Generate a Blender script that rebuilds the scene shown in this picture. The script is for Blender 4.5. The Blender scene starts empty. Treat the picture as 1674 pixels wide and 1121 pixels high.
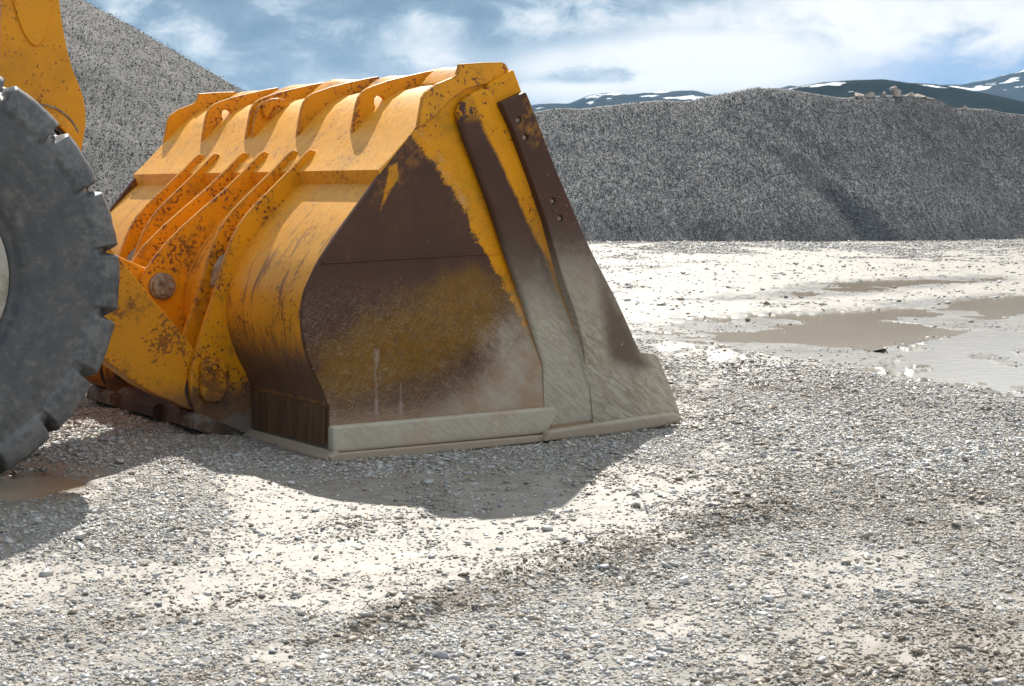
import bpy, bmesh, math, random
import numpy as np
from mathutils import Vector, Matrix

rad = math.radians
sc = bpy.context.scene
COL = sc.collection
rng = np.random.default_rng(7)
random.seed(7)

# ------------------------------------------------------------------ camera
cam_data = bpy.data.cameras.new("camera")
cam = bpy.data.objects.new("camera", cam_data)
COL.objects.link(cam)
cam.location = (0, 0, 1.3)
cam.rotation_euler = (rad(90 - 5.404), 0, 0)
cam_data.sensor_width = 36
cam_data.lens = 2648 / 1674 * 36
cam_data.clip_start = 0.1
cam_data.clip_end = 60000
cam_data.dof.use_dof = True
cam_data.dof.focus_distance = 8.3
cam_data.dof.aperture_fstop = 11
sc.camera = cam

# ------------------------------------------------------------------ exposure
sc.view_settings.view_transform = 'Standard'
sc.view_settings.look = 'None'
sc.view_settings.gamma = 1
sc.view_settings.exposure = 0.41

# ------------------------------------------------------------------ sun
TO_SUN = Vector((-0.144, 1.964, 1.93)).normalized()
SUN_EL = math.asin(TO_SUN.z)
SUN_AZ = math.atan2(TO_SUN.x, TO_SUN.y)
sd = bpy.data.lights.new("sun", 'SUN')
sd.energy = 5.0
sd.angle = rad(0.55)
sd.color = (1.0, 0.95, 0.87)
sun = bpy.data.objects.new("sun", sd)
COL.objects.link(sun)
sun.rotation_euler = TO_SUN.to_track_quat('Z', 'Y').to_euler()


# ------------------------------------------------------------------ node helper
class G:
    """tiny expression layer over a node tree"""
    def __init__(s, tree):
        s.t = tree

    def new(s, typ, **kw):
        n = s.t.nodes.new(typ)
        for k, v in kw.items():
            setattr(n, k, v)
        return n

    def put(s, sock, v):
        if isinstance(v, E):
            s.t.links.new(v.s, sock)
        elif v is not None:
            if hasattr(sock.default_value, '__len__') and len(sock.default_value) == 4 and len(v) == 3:
                v = (*v, 1)
            sock.default_value = v

    def m(s, op, a, b=None, c=None, clamp=False):
        n = s.new('ShaderNodeMath', operation=op, use_clamp=clamp)
        s.put(n.inputs[0], a)
        if b is not None: s.put(n.inputs[1], b)
        if c is not None: s.put(n.inputs[2], c)
        return E(s, n.outputs[0])

    def mix(s, f, a, b, mode='MIX'):
        n = s.new('ShaderNodeMix', data_type='RGBA', blend_type=mode)
        n.clamp_factor = True
        s.put(n.inputs[0], f); s.put(n.inputs[6], a); s.put(n.inputs[7], b)
        return E(s, n.outputs[2])

    def noise(s, vec, scale, detail=4, rough=0.55, dist=0.0, color=False):
        n = s.new('ShaderNodeTexNoise')
        s.put(n.inputs['Vector'], vec)
        n.inputs['Scale'].default_value = scale
        n.inputs['Detail'].default_value = detail
        n.inputs['Roughness'].default_value = rough
        n.inputs['Distortion'].default_value = dist
        return E(s, n.outputs['Color' if color else 'Fac'])

    def voro(s, vec, scale, feature='F1', out='Color', rnd=1.0):
        n = s.new('ShaderNodeTexVoronoi', feature=feature)
        s.put(n.inputs['Vector'], vec)
        n.inputs['Scale'].default_value = scale
        n.inputs['Randomness'].default_value = rnd
        return E(s, n.outputs[out])

    def mapv(s, vec, scale=(1, 1, 1), loc=(0, 0, 0), rot=(0, 0, 0)):
        n = s.new('ShaderNodeMapping')
        s.put(n.inputs[0], vec)
        n.inputs['Scale'].default_value = scale
        n.inputs['Location'].default_value = loc
        n.inputs['Rotation'].default_value = rot
        return E(s, n.outputs[0])

    def step(s, x, a, b):
        """smooth 0->1 as x goes a->b (a may exceed b)"""
        n = s.new('ShaderNodeMapRange', interpolation_type='SMOOTHSTEP')
        s.put(n.inputs[0], x)
        if a <= b:
            n.inputs[1].default_value = a; n.inputs[2].default_value = b
            n.inputs[3].default_value = 0; n.inputs[4].default_value = 1
        else:
            n.inputs[1].default_value = b; n.inputs[2].default_value = a
            n.inputs[3].default_value = 1; n.inputs[4].default_value = 0
        return E(s, n.outputs[0])

    def sep(s, v):
        n = s.new('ShaderNodeSeparateXYZ'); s.put(n.inputs[0], v)
        return [E(s, o) for o in n.outputs]

    def comb(s, x, y, z):
        n = s.new('ShaderNodeCombineXYZ')
        s.put(n.inputs[0], x); s.put(n.inputs[1], y); s.put(n.inputs[2], z)
        return E(s, n.outputs[0])

    def attr(s, name, out='Fac'):
        n = s.new('ShaderNodeAttribute', attribute_name=name)
        return E(s, n.outputs[out])

    def obj(s):
        return E(s, s.new('ShaderNodeTexCoord').outputs['Object'])

    def line(s, u, z, p, q):
        """signed distance to the line p->q in the (u,z) plane, positive on the left"""
        dx, dz = q[0] - p[0], q[1] - p[1]
        L = math.hypot(dx, dz)
        nx, nz = -dz / L, dx / L
        return u * nx + z * nz + (-(p[0] * nx + p[1] * nz))

    def convex(s, u, z, pts):
        """signed distance (inside positive) to a convex polygon given counter-clockwise"""
        r = None
        for i in range(len(pts)):
            d = s.line(u, z, pts[i], pts[(i + 1) % len(pts)])
            r = d if r is None else s.m('MINIMUM', r, d)
        return r

    def vmath(s, op, a, b):
        n = s.new('ShaderNodeVectorMath', operation=op)
        s.put(n.inputs[0], a); s.put(n.inputs[1], b)
        return E(s, n.outputs[0])

    def bump(s, h, strength=0.3, dist=0.01, normal=None):
        n = s.new('ShaderNodeBump')
        s.put(n.inputs['Height'], h)
        n.inputs['Strength'].default_value = strength
        n.inputs['Distance'].default_value = dist
        if normal is not None: s.put(n.inputs['Normal'], normal)
        return E(s, n.outputs[0])


class E:
    def __init__(s, g, sock): s.g = g; s.s = sock
    def __add__(s, o): return s.g.m('ADD', s, o)
    __radd__ = __add__
    def __mul__(s, o): return s.g.m('MULTIPLY', s, o)
    __rmul__ = __mul__
    def __sub__(s, o): return s.g.m('SUBTRACT', s, o)
    def __rsub__(s, o): return s.g.m('SUBTRACT', o, s)
    def __truediv__(s, o): return s.g.m('DIVIDE', s, o)


def material(name, fn):
    m = bpy.data.materials.new(name)
    m.use_nodes = True
    t = m.node_tree
    b = t.nodes['Principled BSDF']
    g = G(t)
    r = fn(g) or {}
    for k, v in r.items():
        g.put(b.inputs[k], v)
    return m


# ------------------------------------------------------------------ world: sky and clouds
w = bpy.data.worlds.new("World")
sc.world = w
w.use_nodes = True
wt = w.node_tree
wt.nodes.clear()
g = G(wt)
out = g.new('ShaderNodeOutputWorld')
bg = g.new('ShaderNodeBackground')
bg.inputs['Strength'].default_value = 0.092
sky = g.new('ShaderNodeTexSky', sky_type='NISHITA')
sky.sun_disc = False
sky.sun_elevation = SUN_EL
sky.sun_rotation = SUN_AZ
sky.altitude = 900
sky.air_density = 1.0
sky.dust_density = 0.6
dirv = E(g, g.new('ShaderNodeTexCoord').outputs['Generated'])
dx, dy, dz = g.sep(dirv)
az = g.m('ARCTAN2', dx, dy)                       # 0 towards +Y
el = g.m('ARCSINE', dz)
cv = g.comb(az, el * 1.7, dy * 0.3)
n1 = g.noise(cv, 9.0, 9, 0.58, 0.25)
n2 = g.noise(g.mapv(cv, loc=(3.1, 1.7, 0)), 24.0, 8, 0.62, 0.35)
n3 = g.noise(g.mapv(cv, loc=(7.7, 4.2, 0)), 4.0, 6, 0.55, 0.2)


def blob(a0, e0, ra, re):
    """soft round weight in direction space (degrees)"""
    p = (az + (-rad(a0))) * (1 / rad(ra))
    q = (el + (-rad(e0))) * (1 / rad(re))
    d = g.m('SQRT', p * p + q * q) + (n2 - 0.5) * 1.6 + (n1 - 0.5) * 1.0
    return g.step(d, 1.25, 0.35)


def wmul(a, k): return a * k
bright = (g.step(az, rad(-6), rad(9)) * 0.36 + 0.27
          + blob(12, 5.3, 8, 1.5) * 0.26 + blob(5.0, 4.2, 6.0, 1.0) * 0.40
          + blob(-3.2, 4.6, 2.2, 0.7) * 0.22 + blob(1.5, 3.3, 2.6, 0.45) * 0.30 + blob(-8.5, 3.7, 4.5, 0.7) * 0.20)
bright = bright - blob(-10, 6.0, 5, 0.8) * 0.16 - blob(-1, 6.4, 4.0, 0.6) * 0.22 - blob(5, 6.5, 2.0, 0.6) * 0.18 - blob(2.8, 3.95, 1.8, 0.3) * 0.30
bright = bright + (n1 - 0.5) * 1.35 + (n2 - 0.5) * 1.25
bright = bright + 0.06 + g.step(el, rad(9), rad(24)) * 0.10
b01 = g.step(bright, -0.05, 0.98)
cr = g.new('ShaderNodeValToRGB')
cr.color_ramp.elements[0].position = 0.0
cr.color_ramp.elements[0].color = (1.45, 2.3, 3.25, 1)
cr.color_ramp.elements[1].position = 1.0
cr.color_ramp.elements[1].color = (9.0, 8.9, 8.8, 1)
e_ = cr.color_ramp.elements.new(0.3); e_.color = (2.2, 3.15, 4.15, 1)
e_ = cr.color_ramp.elements.new(0.6); e_.color = (4.4, 5.3, 6.1, 1)
g.put(cr.inputs[0], b01)
cloudc = E(g, cr.outputs[0])
# low strip of clear blue over the hills, broken clouds overhead
clear_low = g.step(g.m('ABSOLUTE', el - rad(3.9)) + (n2 - 0.5) * rad(2.5), rad(1.3), rad(0.1)) * g.step(az, rad(9), rad(15)) * 0.8
clear_up = g.step(n3, 0.56, 0.68) * g.step(el, rad(16), rad(35))
clear = g.m('MAXIMUM', clear_low, clear_up)
lowblue = g.mix(clear_up, (1.6, 3.4, 6.2), E(g, sky.outputs[0]))
skyc = g.mix(clear, cloudc, lowblue)
below = g.step(el, rad(-0.5), rad(-3))
skyc = g.mix(below, skyc, (2.6, 2.7, 2.8))
g.put(bg.inputs['Color'], skyc)
wt.links.new(bg.outputs[0], out.inputs[0])

# ------------------------------------------------------------------ numpy noise
_perm = {}


def vnoise(x, y, seed=0):
    if seed not in _perm:
        _perm[seed] = np.random.default_rng(seed + 100).random((256, 256))
    T = _perm[seed]
    xi = np.floor(x).astype(int); yi = np.floor(y).astype(int)
    fx = x - xi; fy = y - yi
    fx = fx * fx * (3 - 2 * fx); fy = fy * fy * (3 - 2 * fy)
    a = T[xi & 255, yi & 255]; b = T[(xi + 1) & 255, yi & 255]
    c = T[xi & 255, (yi + 1) & 255]; d = T[(xi + 1) & 255, (yi + 1) & 255]
    return (a * (1 - fx) + b * fx) * (1 - fy) + (c * (1 - fx) + d * fx) * fy


def fbm(x, y, seed=0, oct=4, gain=0.5):
    s = 0; a = 1; t = 0
    for i in range(oct):
        s = s + a * vnoise(x * 2 ** i + 17.3 * i, y * 2 ** i + 9.1 * i, seed + i); t += a; a *= gain
    return s / t


def sstep(x, a, b):
    t = np.clip((x - a) / (b - a), 0, 1)
    return t * t * (3 - 2 * t)


def poly_sd(X, Y, pts):
    """signed distance, positive inside"""
    d2 = np.full(X.shape, 1e18); inside = np.zeros(X.shape, bool)
    n = len(pts)
    for i in range(n):
        x0, y0 = pts[i]; x1, y1 = pts[(i + 1) % n]
        ex, ey = x1 - x0, y1 - y0
        t = np.clip(((X - x0) * ex + (Y - y0) * ey) / (ex * ex + ey * ey), 0, 1)
        d2 = np.minimum(d2, (X - x0 - t * ex) ** 2 + (Y - y0 - t * ey) ** 2)
        c = ((y0 > Y) != (y1 > Y)) & (X < (x1 - x0) * (Y - y0) / (y1 - y0 + 1e-12) + x0)
        inside ^= c
    d = np.sqrt(d2)
    return np.where(inside, d, -d)


def line_d(X, Y, pts):
    d2 = np.full(X.shape, 1e18)
    for (x0, y0), (x1, y1) in zip(pts[:-1], pts[1:]):
        ex, ey = x1 - x0, y1 - y0
        t = np.clip(((X - x0) * ex + (Y - y0) * ey) / (ex * ex + ey * ey), 0, 1)
        d2 = np.minimum(d2, (X - x0 - t * ex) ** 2 + (Y - y0 - t * ey) ** 2)
    return np.sqrt(d2)


# ------------------------------------------------------------------ object helpers
def link(name, me, mat=None, parent=None, smooth=False):
    o = bpy.data.objects.new(name, me)
    COL.objects.link(o)
    if mat: me.materials.append(mat)
    if parent: o.parent = parent
    if smooth:
        me.polygons.foreach_set('use_smooth', [True] * len(me.polygons))
    return o


def tag(o, label=None, cat=None, group=None, kind=None):
    if label: o['label'] = label
    if cat: o['category'] = cat
    if group: o['group'] = group
    if kind: o['kind'] = kind
    return o


def mesh_np(name, V, F):
    """V (n,3), F (m,k) same-size faces"""
    me = bpy.data.meshes.new(name)
    n, m, k = len(V), len(F), F.shape[1]
    me.vertices.add(n); me.vertices.foreach_set('co', np.ascontiguousarray(V, dtype=np.float32).ravel())
    me.loops.add(m * k); me.loops.foreach_set('vertex_index', np.ascontiguousarray(F, dtype=np.int32).ravel())
    me.polygons.add(m)
    me.polygons.foreach_set('loop_start', np.arange(0, m * k, k, dtype=np.int32))
    me.polygons.foreach_set('loop_total', np.full(m, k, dtype=np.int32))
    me.update(calc_edges=True)
    return me


def fattr(me, name, vals):
    a = me.attributes.new(name, 'FLOAT', 'POINT')
    a.data.foreach_set('value', np.ascontiguousarray(vals, dtype=np.float32).ravel())


def grid_faces(nr, nc, wrap=False):
    i = np.arange(nr - 1)[:, None]; j = np.arange(nc if wrap else nc - 1)[None, :]
    jn = (j + 1) % nc
    a = i * nc + j; b = i * nc + jn; c = (i + 1) * nc + jn; d = (i + 1) * nc + j
    return np.stack([a, b, c, d], -1).reshape(-1, 4)


# ------------------------------------------------------------------ ground layout (world metres)
Z = dict(
mud_front=[(-1.3, 5.22), (-1.11, 5.71), (-1.21, 6.43), (-1.54, 7.35), (-1.2, 7.51), (-0.78, 7.35), (0.18, 7.51), (0.5, 7.6), (0.8, 7.43), (0.97, 6.97), (0.76, 6.37), (0.49, 6.02), (0.13, 5.43), (-0.15, 5.02), (-0.52, 4.82), (-0.91, 4.85), (-1.17, 4.91)],
mud_right=[(1.08, 5.71), (2.02, 6.31), (2.19, 6.19), (1.94, 5.48), (1.16, 5.35)],
mud_mid=[(0.69, 7.43), (1.25, 7.92), (1.69, 7.86), (1.44, 7.35), (0.99, 6.75), (0.73, 6.97)],
mud_far=[(-6.5, 37.5), (24.2, 39.5), (4.9, 8.78), (3.1, 9.74), (2.56, 10.8), (2.08, 11.85), (1.76, 12.74), (1.18, 14.0), (0.37, 15.66), (-0.94, 18.16), (-6, 22)],
mud_left=[(-2.83, 7.51), (-2.15, 7.73), (-1.76, 7.39), (-1.72, 6.97), (-1.89, 6.53), (-2.39, 6.31)],
clods=[(-0.62, 4.51), (-0.37, 4.91), (-0.08, 5.35), (0.27, 5.76), (0.76, 6.31), (1.19, 6.69), (1.18, 6.37), (0.7, 5.87), (0.3, 5.43), (-0.07, 5.02), (-0.42, 4.57)],
dirt_right=[(0.6, 4.51), (0.96, 4.84), (1.62, 5.02), (1.86, 5.02), (1.8, 3.6), (0.4, 3.6)],
dirt_mid=[(0.91, 7.6), (1.8, 7.11), (2.43, 7.6), (2.29, 6.56), (1.29, 5.97), (0.76, 5.76)],
puddle=[(1.45, 14.3), (2.24, 16.4), (3.11, 16.8), (4.39, 17.7), (5.47, 19.1), (6.21, 19.8), (8.5, 20.4), (6.6, 18.2), (5.0, 16.8), (4.0, 15.2), (3.15, 13.7), (2.85, 12.2), (2.60, 11.6), (2.06, 11.8), (1.70, 13.0)],
pale=[(5.1, 16.9), (6.7, 18.2), (9.8, 20.5), (4.6, 8.6), (3.15, 9.89), (2.7, 11.3), (2.95, 12.2), (3.25, 13.7), (4.1, 15.2)],
thin=[(2.14, 19.28), (3.21, 20.07), (4.21, 22.58), (5.97, 23.83), (7.3, 24.69), (7.23, 23.83), (5.51, 22.0), (4.53, 20.55), (3.38, 19.28)],
pleft=[(-2.8, 7.25), (-2.2, 7.45), (-1.95, 7.3), (-1.9, 7.05), (-2.0, 6.82), (-2.42, 6.66), (-2.8, 6.7)],
)
BERM = [(0.9, 12.98), (1.28, 12.84), (1.68, 12.19), (2.0, 11.38), (2.31, 10.24), (2.54, 9.47), (2.88, 9.02)]
UD = np.array([0.8144386, 0.5802497]); WD = np.array([-0.5802497, 0.8144386])
OB = np.array([-0.88544, 7.80672])


def to_local(X, Y):
    return (X - OB[0]) * UD[0] + (Y - OB[1]) * UD[1], (X - OB[0]) * WD[0] + (Y - OB[1]) * WD[1]


def ground_fields(X, Y):
    """height, gravel cover, brown dirt, wetness at each point"""
    near = sstep(Y, 60, 30) if False else np.clip((60 - Y) / 25, 0, 1)
    n_big = fbm(X * 0.9, Y * 0.45, 1, 4) - 0.5
    n_mid = fbm(X * 3.1, Y * 2.0, 5, 4) - 0.5
    n_fine = fbm(X * 11, Y * 11, 9, 3) - 0.5
    wob = n_mid * 0.55 + n_fine * 0.25
    fwob = (n_big * 1.6 + n_mid * 0.9)
    g_ = np.ones_like(X)
    for k, am in (('mud_front', .8), ('mud_mid', .55), ('mud_right', .4), ('mud_left', .9), ('mud_far', 0.92)):
        sd_ = poly_sd(X, Y, Z[k]) + (wob if k != 'mud_far' else wob + fwob * 0.6)
        wd_ = 0.22 if k != 'mud_far' else 0.5
        g_ = g_ * (1 - am * sstep(sd_, -wd_, wd_))
    # a gravelly belt in front of the far heap
    g_ = np.maximum(g_, sstep(Y + fwob * 6, 27, 38) * 0.95)
    # gravel patches on the far mud
    far_in = sstep(poly_sd(X, Y, Z['mud_far']), 0, .5)
    g_ = np.maximum(g_, far_in * sstep(n_big + n_mid * 0.9 + n_fine * .3, 0.0, 0.2) * 0.45)
    g_ = np.clip(g_ + (n_mid) * 0.35 * (1 - far_in), 0, 1)
    # strip of gravel spilled along the bucket's foot
    u, v = to_local(X, Y)
    foot = sstep(-v + wob * .5, 0.30, 0.10) * sstep(-v, -0.6, 0.0) * sstep(u, -0.3, 0.1) * sstep(u, 2.9, 2.3)
    g_ = np.maximum(g_, foot * 0.95)
    dirt = np.maximum(sstep(poly_sd(X, Y, Z['clods']) + wob * 0.5, -0.1, 0.12),
                      sstep(poly_sd(X, Y, Z['dirt_right']) + wob * 1.2, -0.25, 0.3) * 0.9)
    dirt = np.maximum(dirt, sstep(poly_sd(X, Y, Z['dirt_mid']) + wob * 1.6, -0.3, 0.35) * 0.6)
    dirt = np.maximum(dirt, sstep(n_mid + n_fine * .6, 0.1, 0.3) * 0.5 * (1 - far_in))
    # old wheel tracks curving across the yard
    trk = np.zeros_like(X)
    for (ox, cur, wdt, st_) in ((-1.35, .155, .13, .8), (-.62, .150, .10, .9), (.55, .16, .16, .7), (1.45, .17, .12, .6)):
        dl = np.abs(Y - (4.35 - ox * .2) - (X - ox) * .95 + cur * (X - ox) ** 2 * .9 + n_mid * .35)
        trk = np.maximum(trk, st_ * sstep(-dl, -wdt * 1.5, -wdt * .3) * sstep(n_mid + n_fine, -.32, .12))
    trk = trk * sstep(-Y, -9, -6)
    dirt = np.maximum(dirt, trk * .8)
    h = n_big * 0.03 * near + n_mid * 0.018 + n_fine * 0.008
    bd = line_d(X, Y, BERM)
    h = h + 0.085 * np.exp(-(bd / 0.30) ** 2) * (0.8 + 1.2 * (n_mid + .5) * .4)
    h = h + 0.025 * np.exp(-(bd / 1.0) ** 2)
    h = h - 0.022 * sstep(-v, 0.35, 0.10) * sstep(-v, -0.6, 0.0) * sstep(u, -0.3, 0.1) * sstep(u, 2.9, 2.3) + 0.04 * sstep(v, 0.1, 1.2) * sstep(v, 3.6, 2.6) * sstep(-u, 1.6, 0.9) * sstep(-u, -0.1, 0.35)
    cl = sstep(poly_sd(X, Y, Z['clods']) + wob * 0.5, -0.1, 0.16)
    h = h + dirt * 0.02 * (n_fine + .4) - trk * .012 + cl * (.012 + n_fine * .03)
    # keep the footprint of the bucket and tyres level
    under = sstep(u, -0.06, 0.02) * sstep(u, 2.5, 2.3) * sstep(v, -0.08, -0.02) * sstep(v, 3.3, 3.15)
    h = h * (1 - under) + (-0.045) * under
    g_ = g_ * np.clip(0.68 + 1.5 * n_mid + 1.3 * n_big + .25 * sstep(line_d(X, Y, BERM), 2.2, .6), .25, 1.05)
    tyr = sstep(np.abs(u + 1.98), 0.5, 0.25) * sstep(v, -0.1, 0.05) * sstep(v, .9, .75)
    h = h * (1 - tyr) + (-0.015) * tyr
    wet = np.zeros_like(X)
    for k, dep, wd_ in (('puddle', 0.07, 0.4), ('pale', 0.05, 0.4), ('thin', 0.045, 0.5), ('pleft', 0.06, 0.2)):
        s_ = poly_sd(X, Y, Z[k]) + (wob * 1.1 + n_fine * .5) * (1.0 if k != 'pleft' else 0.25)
        isl = np.clip(fbm(X * .9 + 5, Y * 0.7, 21, 4, .5) - 0.5, 0, .3) * 1.1 if k != 'pleft' else 0
        s_ = s_ + (.32 if k == 'puddle' else 0)
        b_ = sstep(s_, -wd_ * 0.3, wd_)
        h = h * (1 - b_) + b_ * np.minimum(-dep + isl, -.009 + n_fine * .006)
        wet = np.maximum(wet, sstep(s_, -wd_ * (1.6 if k != 'pleft' else 1.2), 0.05))
    g_ = np.where(wet > .4, g_ * 0.6, g_)
    return h, g_, dirt, wet


# the ground: one sheet, fine under the camera and coarse to the horizon
ys = [-500, -60, -12, -3, 0, 1.5, 2.5, 3.1]
y = 3.5
while y < 50:
    ys.append(y); y *= 1.0042
ys += [55, 65, 80, 110, 160, 260, 450, 800, 1400, 2600, 4500, 7500]
ys = np.array(ys, float)
c_in = np.linspace(-0.46, 0.46, 820)
c_out = np.array([.5, .56, .65, .8, 1.05, 1.5, 2.5, 5, 12, 40, 120])
cs = np.concatenate([-c_out[::-1], c_in, c_out])
S_ = np.maximum(ys, 3.5)[:, None]
YY = np.repeat(ys[:, None], len(cs), 1)
XX = cs[None, :] * S_
XX = np.clip(XX, -7500, 7500)
Hh, Gg, Dd, Ww = ground_fields(XX, YY)
flat = (YY > 60) | (YY < -5) | (np.abs(XX) > 60)
Hh[flat] = 0.0
V = np.stack([XX, YY, Hh], -1).reshape(-1, 3)
gm = mesh_np('ground', V, grid_faces(len(ys), len(cs)))
fattr(gm, 'gravel', Gg); fattr(gm, 'dirt', Dd); fattr(gm, 'wet', Ww)


def ground_mat(g):
    p = g.obj()
    gr, di, we = g.attr('gravel'), g.attr('dirt'), g.attr('wet')
    nf = g.noise(p, 9, 6, 0.6); nm = g.noise(p, 1.7, 5, 0.55); nt = g.noise(p, 60, 4, 0.65)
    mud = g.mix(g.step(nf + (nt - 0.5) * .5, .35, .65), (0.245, 0.217, 0.180), (0.325, 0.302, 0.264))
    mud = g.mix(g.step(nm, .45, .7) * 0.4, mud, (0.215, 0.18, 0.137))
    # gravel chips, two sizes
    wv = g.mapv(p, scale=(1, 1.25, 1))
    c1 = g.voro(wv, 62); d1 = g.voro(wv, 62, out='Distance')
    c2 = g.voro(wv, 27); d2 = g.voro(wv, 27, out='Distance')
    r1, b1, _ = g.sep(c1); r2, b2, _2 = g.sep(c2)
    t1 = g.mix(r1, (0.15, 0.147, 0.14), (0.40, 0.39, 0.37))
    t2 = g.mix(r2, (0.16, 0.16, 0.165), (0.46, 0.455, 0.44))
    chips = g.mix(g.step(b2, .45, .5), t1, t2)
    chips = g.mix(g.step(b1, .8, .82) * .5, chips, (0.36, 0.27, 0.20))
    hch = (1.0 - d1) * 0.4 + (1.0 - d2) * 0.6 * g.step(b2, .45, .5)
    fill = g.mix(di, g.mix(0.5, mud, (0.28, 0.255, 0.215)), (0.185, 0.15, 0.11))
    chips = g.mix(g.step(d2 + (nf - .5) * .4, .45, .62), chips, fill)
    gm_ = g.step(gr + (nf - 0.5) * 0.9 + (nt - .5) * .5, 0.38, 0.58)
    base = g.mix(di * g.step(nt + nf * .5, .55, .9) * .8, mud, (0.155, 0.12, 0.082))
    # small grit strewn over the mud
    dg = g.voro(p, 95, out='Distance'); rg, _a, _b = g.sep(g.voro(p, 95))
    grit = g.step(dg, .32, .22) * g.step(rg + (nm - .5) * 1.0, .72, .78)
    base = g.mix(grit * .85, base, (0.22, 0.2, 0.18))
    col = g.mix(gm_, base, chips)
    col = g.mix(we * .6, col, g.mix(.5, col, (0.115, 0.10, 0.08)))
    rough = g.m('MINIMUM', 0.62 + gm_ * .2 - (nm - .4) * .35 - we * .3, 0.95)
    hgt = nt * 0.25 + nf * .5 + hch * gm_ * 1.6 + grit * .5
    return {'Base Color': col, 'Roughness': rough, 'Normal': g.bump(hgt, 0.7, 0.012), 'Specular IOR Level': 0.5}


M_ground = material('ground_mud_and_gravel', ground_mat)
ground = tag(link('ground', gm, M_ground, smooth=True), kind='structure')


# ------------------------------------------------------------------ puddles
def water_mat(g):
    p = g.obj()
    n = g.noise(g.mapv(p, scale=(1, 2.2, 1)), 5, 4, 0.5)
    n2_ = g.noise(g.mapv(p, scale=(1, 2.6, 1)), 22, 3, 0.5)
    c = g.mix(g.noise(p, .9, 4), (0.22, 0.172, 0.115), (0.29, 0.24, 0.175))
    return {'Base Color': c, 'Roughness': 0.10, 'IOR': 1.16, 'Normal': g.bump(n * .7 + n2_ * .3, 0.25, 0.012)}


M_water = material('muddy_water', water_mat)


def reflect_water_mat(g):
    p = g.obj()
    n = g.noise(g.mapv(p, scale=(1, 2.2, 1)), 6, 4, 0.5)
    c = g.mix(g.noise(p, 1.2, 4), (0.36, 0.33, 0.29), (0.46, 0.43, 0.385))  # pale base colour paints in the bright sky reflected by this water
    return {'Base Color': c, 'Roughness': 0.14, 'IOR': 1.33, 'Normal': g.bump(n, 0.3, 0.012)}


M_reflect_water = material('pale_reflection_water', reflect_water_mat)


def puddle(key, grow, lvl, mat=None):
    pts = np.array(Z[key]); c = pts.mean(0)
    pts = c + (pts - c) * (1 + grow / np.linalg.norm(pts - c, axis=1, keepdims=True))
    bm = bmesh.new()
    vs = [bm.verts.new((x, y_, lvl)) for x, y_ in pts]
    f = bm.faces.new(vs)
    f.normal_update()
    if f.normal.z < 0: f.normal_flip()
    me = bpy.data.meshes.new('puddle'); bm.to_mesh(me)
    return tag(link('puddle', me, mat or M_water), kind='structure')


puddle('puddle', 0.55, -0.012)
puddle('pale', 0.10, -0.0135, M_reflect_water)
puddle('thin', 0.12, -0.010)
puddle('pleft', 0.10, -0.012)

# ------------------------------------------------------------------ loose stones
templates = []
for k in range(14):
    bm = bmesh.new()
    r_ = np.random.default_rng(300 + k)
    asp = (1.0, r_.uniform(.55, .9), r_.uniform(.20, .5))
    for i in range(8):
        v = r_.normal(size=3); v /= np.linalg.norm(v)
        v *= r_.uniform(.8, 1.2)
        bm.verts.new((v[0] * asp[0], v[1] * asp[1], v[2] * asp[2]))
    bmesh.ops.convex_hull(bm, input=bm.verts)
    bmesh.ops.triangulate(bm, faces=bm.faces)
    for v in [v for v in bm.verts if not v.link_faces]: bm.verts.remove(v)
    bm.verts.index_update()
    templates.append((np.array([v.co[:] for v in bm.verts]), np.array([[v.index for v in f.verts] for f in bm.faces])))
    bm.free()


def stone_mesh(name, P, size, tone, tilt=0.45, flat=1.0, brown=None):
    """one mesh of all stones: P (n,3) centres, size (n,), tone (n,)"""
    n = len(P)
    k = rng.integers(0, len(templates), n)
    az_ = rng.uniform(0, 2 * np.pi, n)
    tx, ty = rng.normal(0, tilt, n), rng.normal(0, tilt, n)
    Vs, Fs, Ts, Bs = [], [], [], []
    if brown is None: brown = np.zeros(n)
    off = 0
    for ti, (tv, tf) in enumerate(templates):
        idx = np.where(k == ti)[0]
        if len(idx) == 0: continue
        m = len(idx)
        ca, sa = np.cos(az_[idx]), np.sin(az_[idx])
        cx, sx = np.cos(tx[idx]), np.sin(tx[idx]); cy, sy = np.cos(ty[idx]), np.sin(ty[idx])
        v = np.broadcast_to(tv, (m, *tv.shape)) * size[idx][:, None, None]
        x, y_, z = v[..., 0], v[..., 1], v[..., 2] * flat
        y2 = y_ * cx[:, None] - z * sx[:, None]; z2 = y_ * sx[:, None] + z * cx[:, None]
        x2 = x * cy[:, None] + z2 * sy[:, None]; z3 = -x * sy[:, None] + z2 * cy[:, None]
        x3 = x2 * ca[:, None] - y2 * sa[:, None]; y3 = x2 * sa[:, None] + y2 * ca[:, None]
        W = np.stack([x3, y3, z3], -1) + P[idx][:, None, :]
        Vs.append(W.reshape(-1, 3))
        Fs.append((tf[None] + (np.arange(m) * len(tv))[:, None, None] + off).reshape(-1, 3))
        Ts.append(np.repeat(tone[idx], len(tv))); Bs.append(np.repeat(brown[idx], len(tv)))
        off += m * len(tv)
    me = mesh_np(name, np.concatenate(Vs), np.concatenate(Fs))
    fattr(me, 'tone', np.concatenate(Ts)); fattr(me, 'brown', np.concatenate(Bs))
    return me


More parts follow.
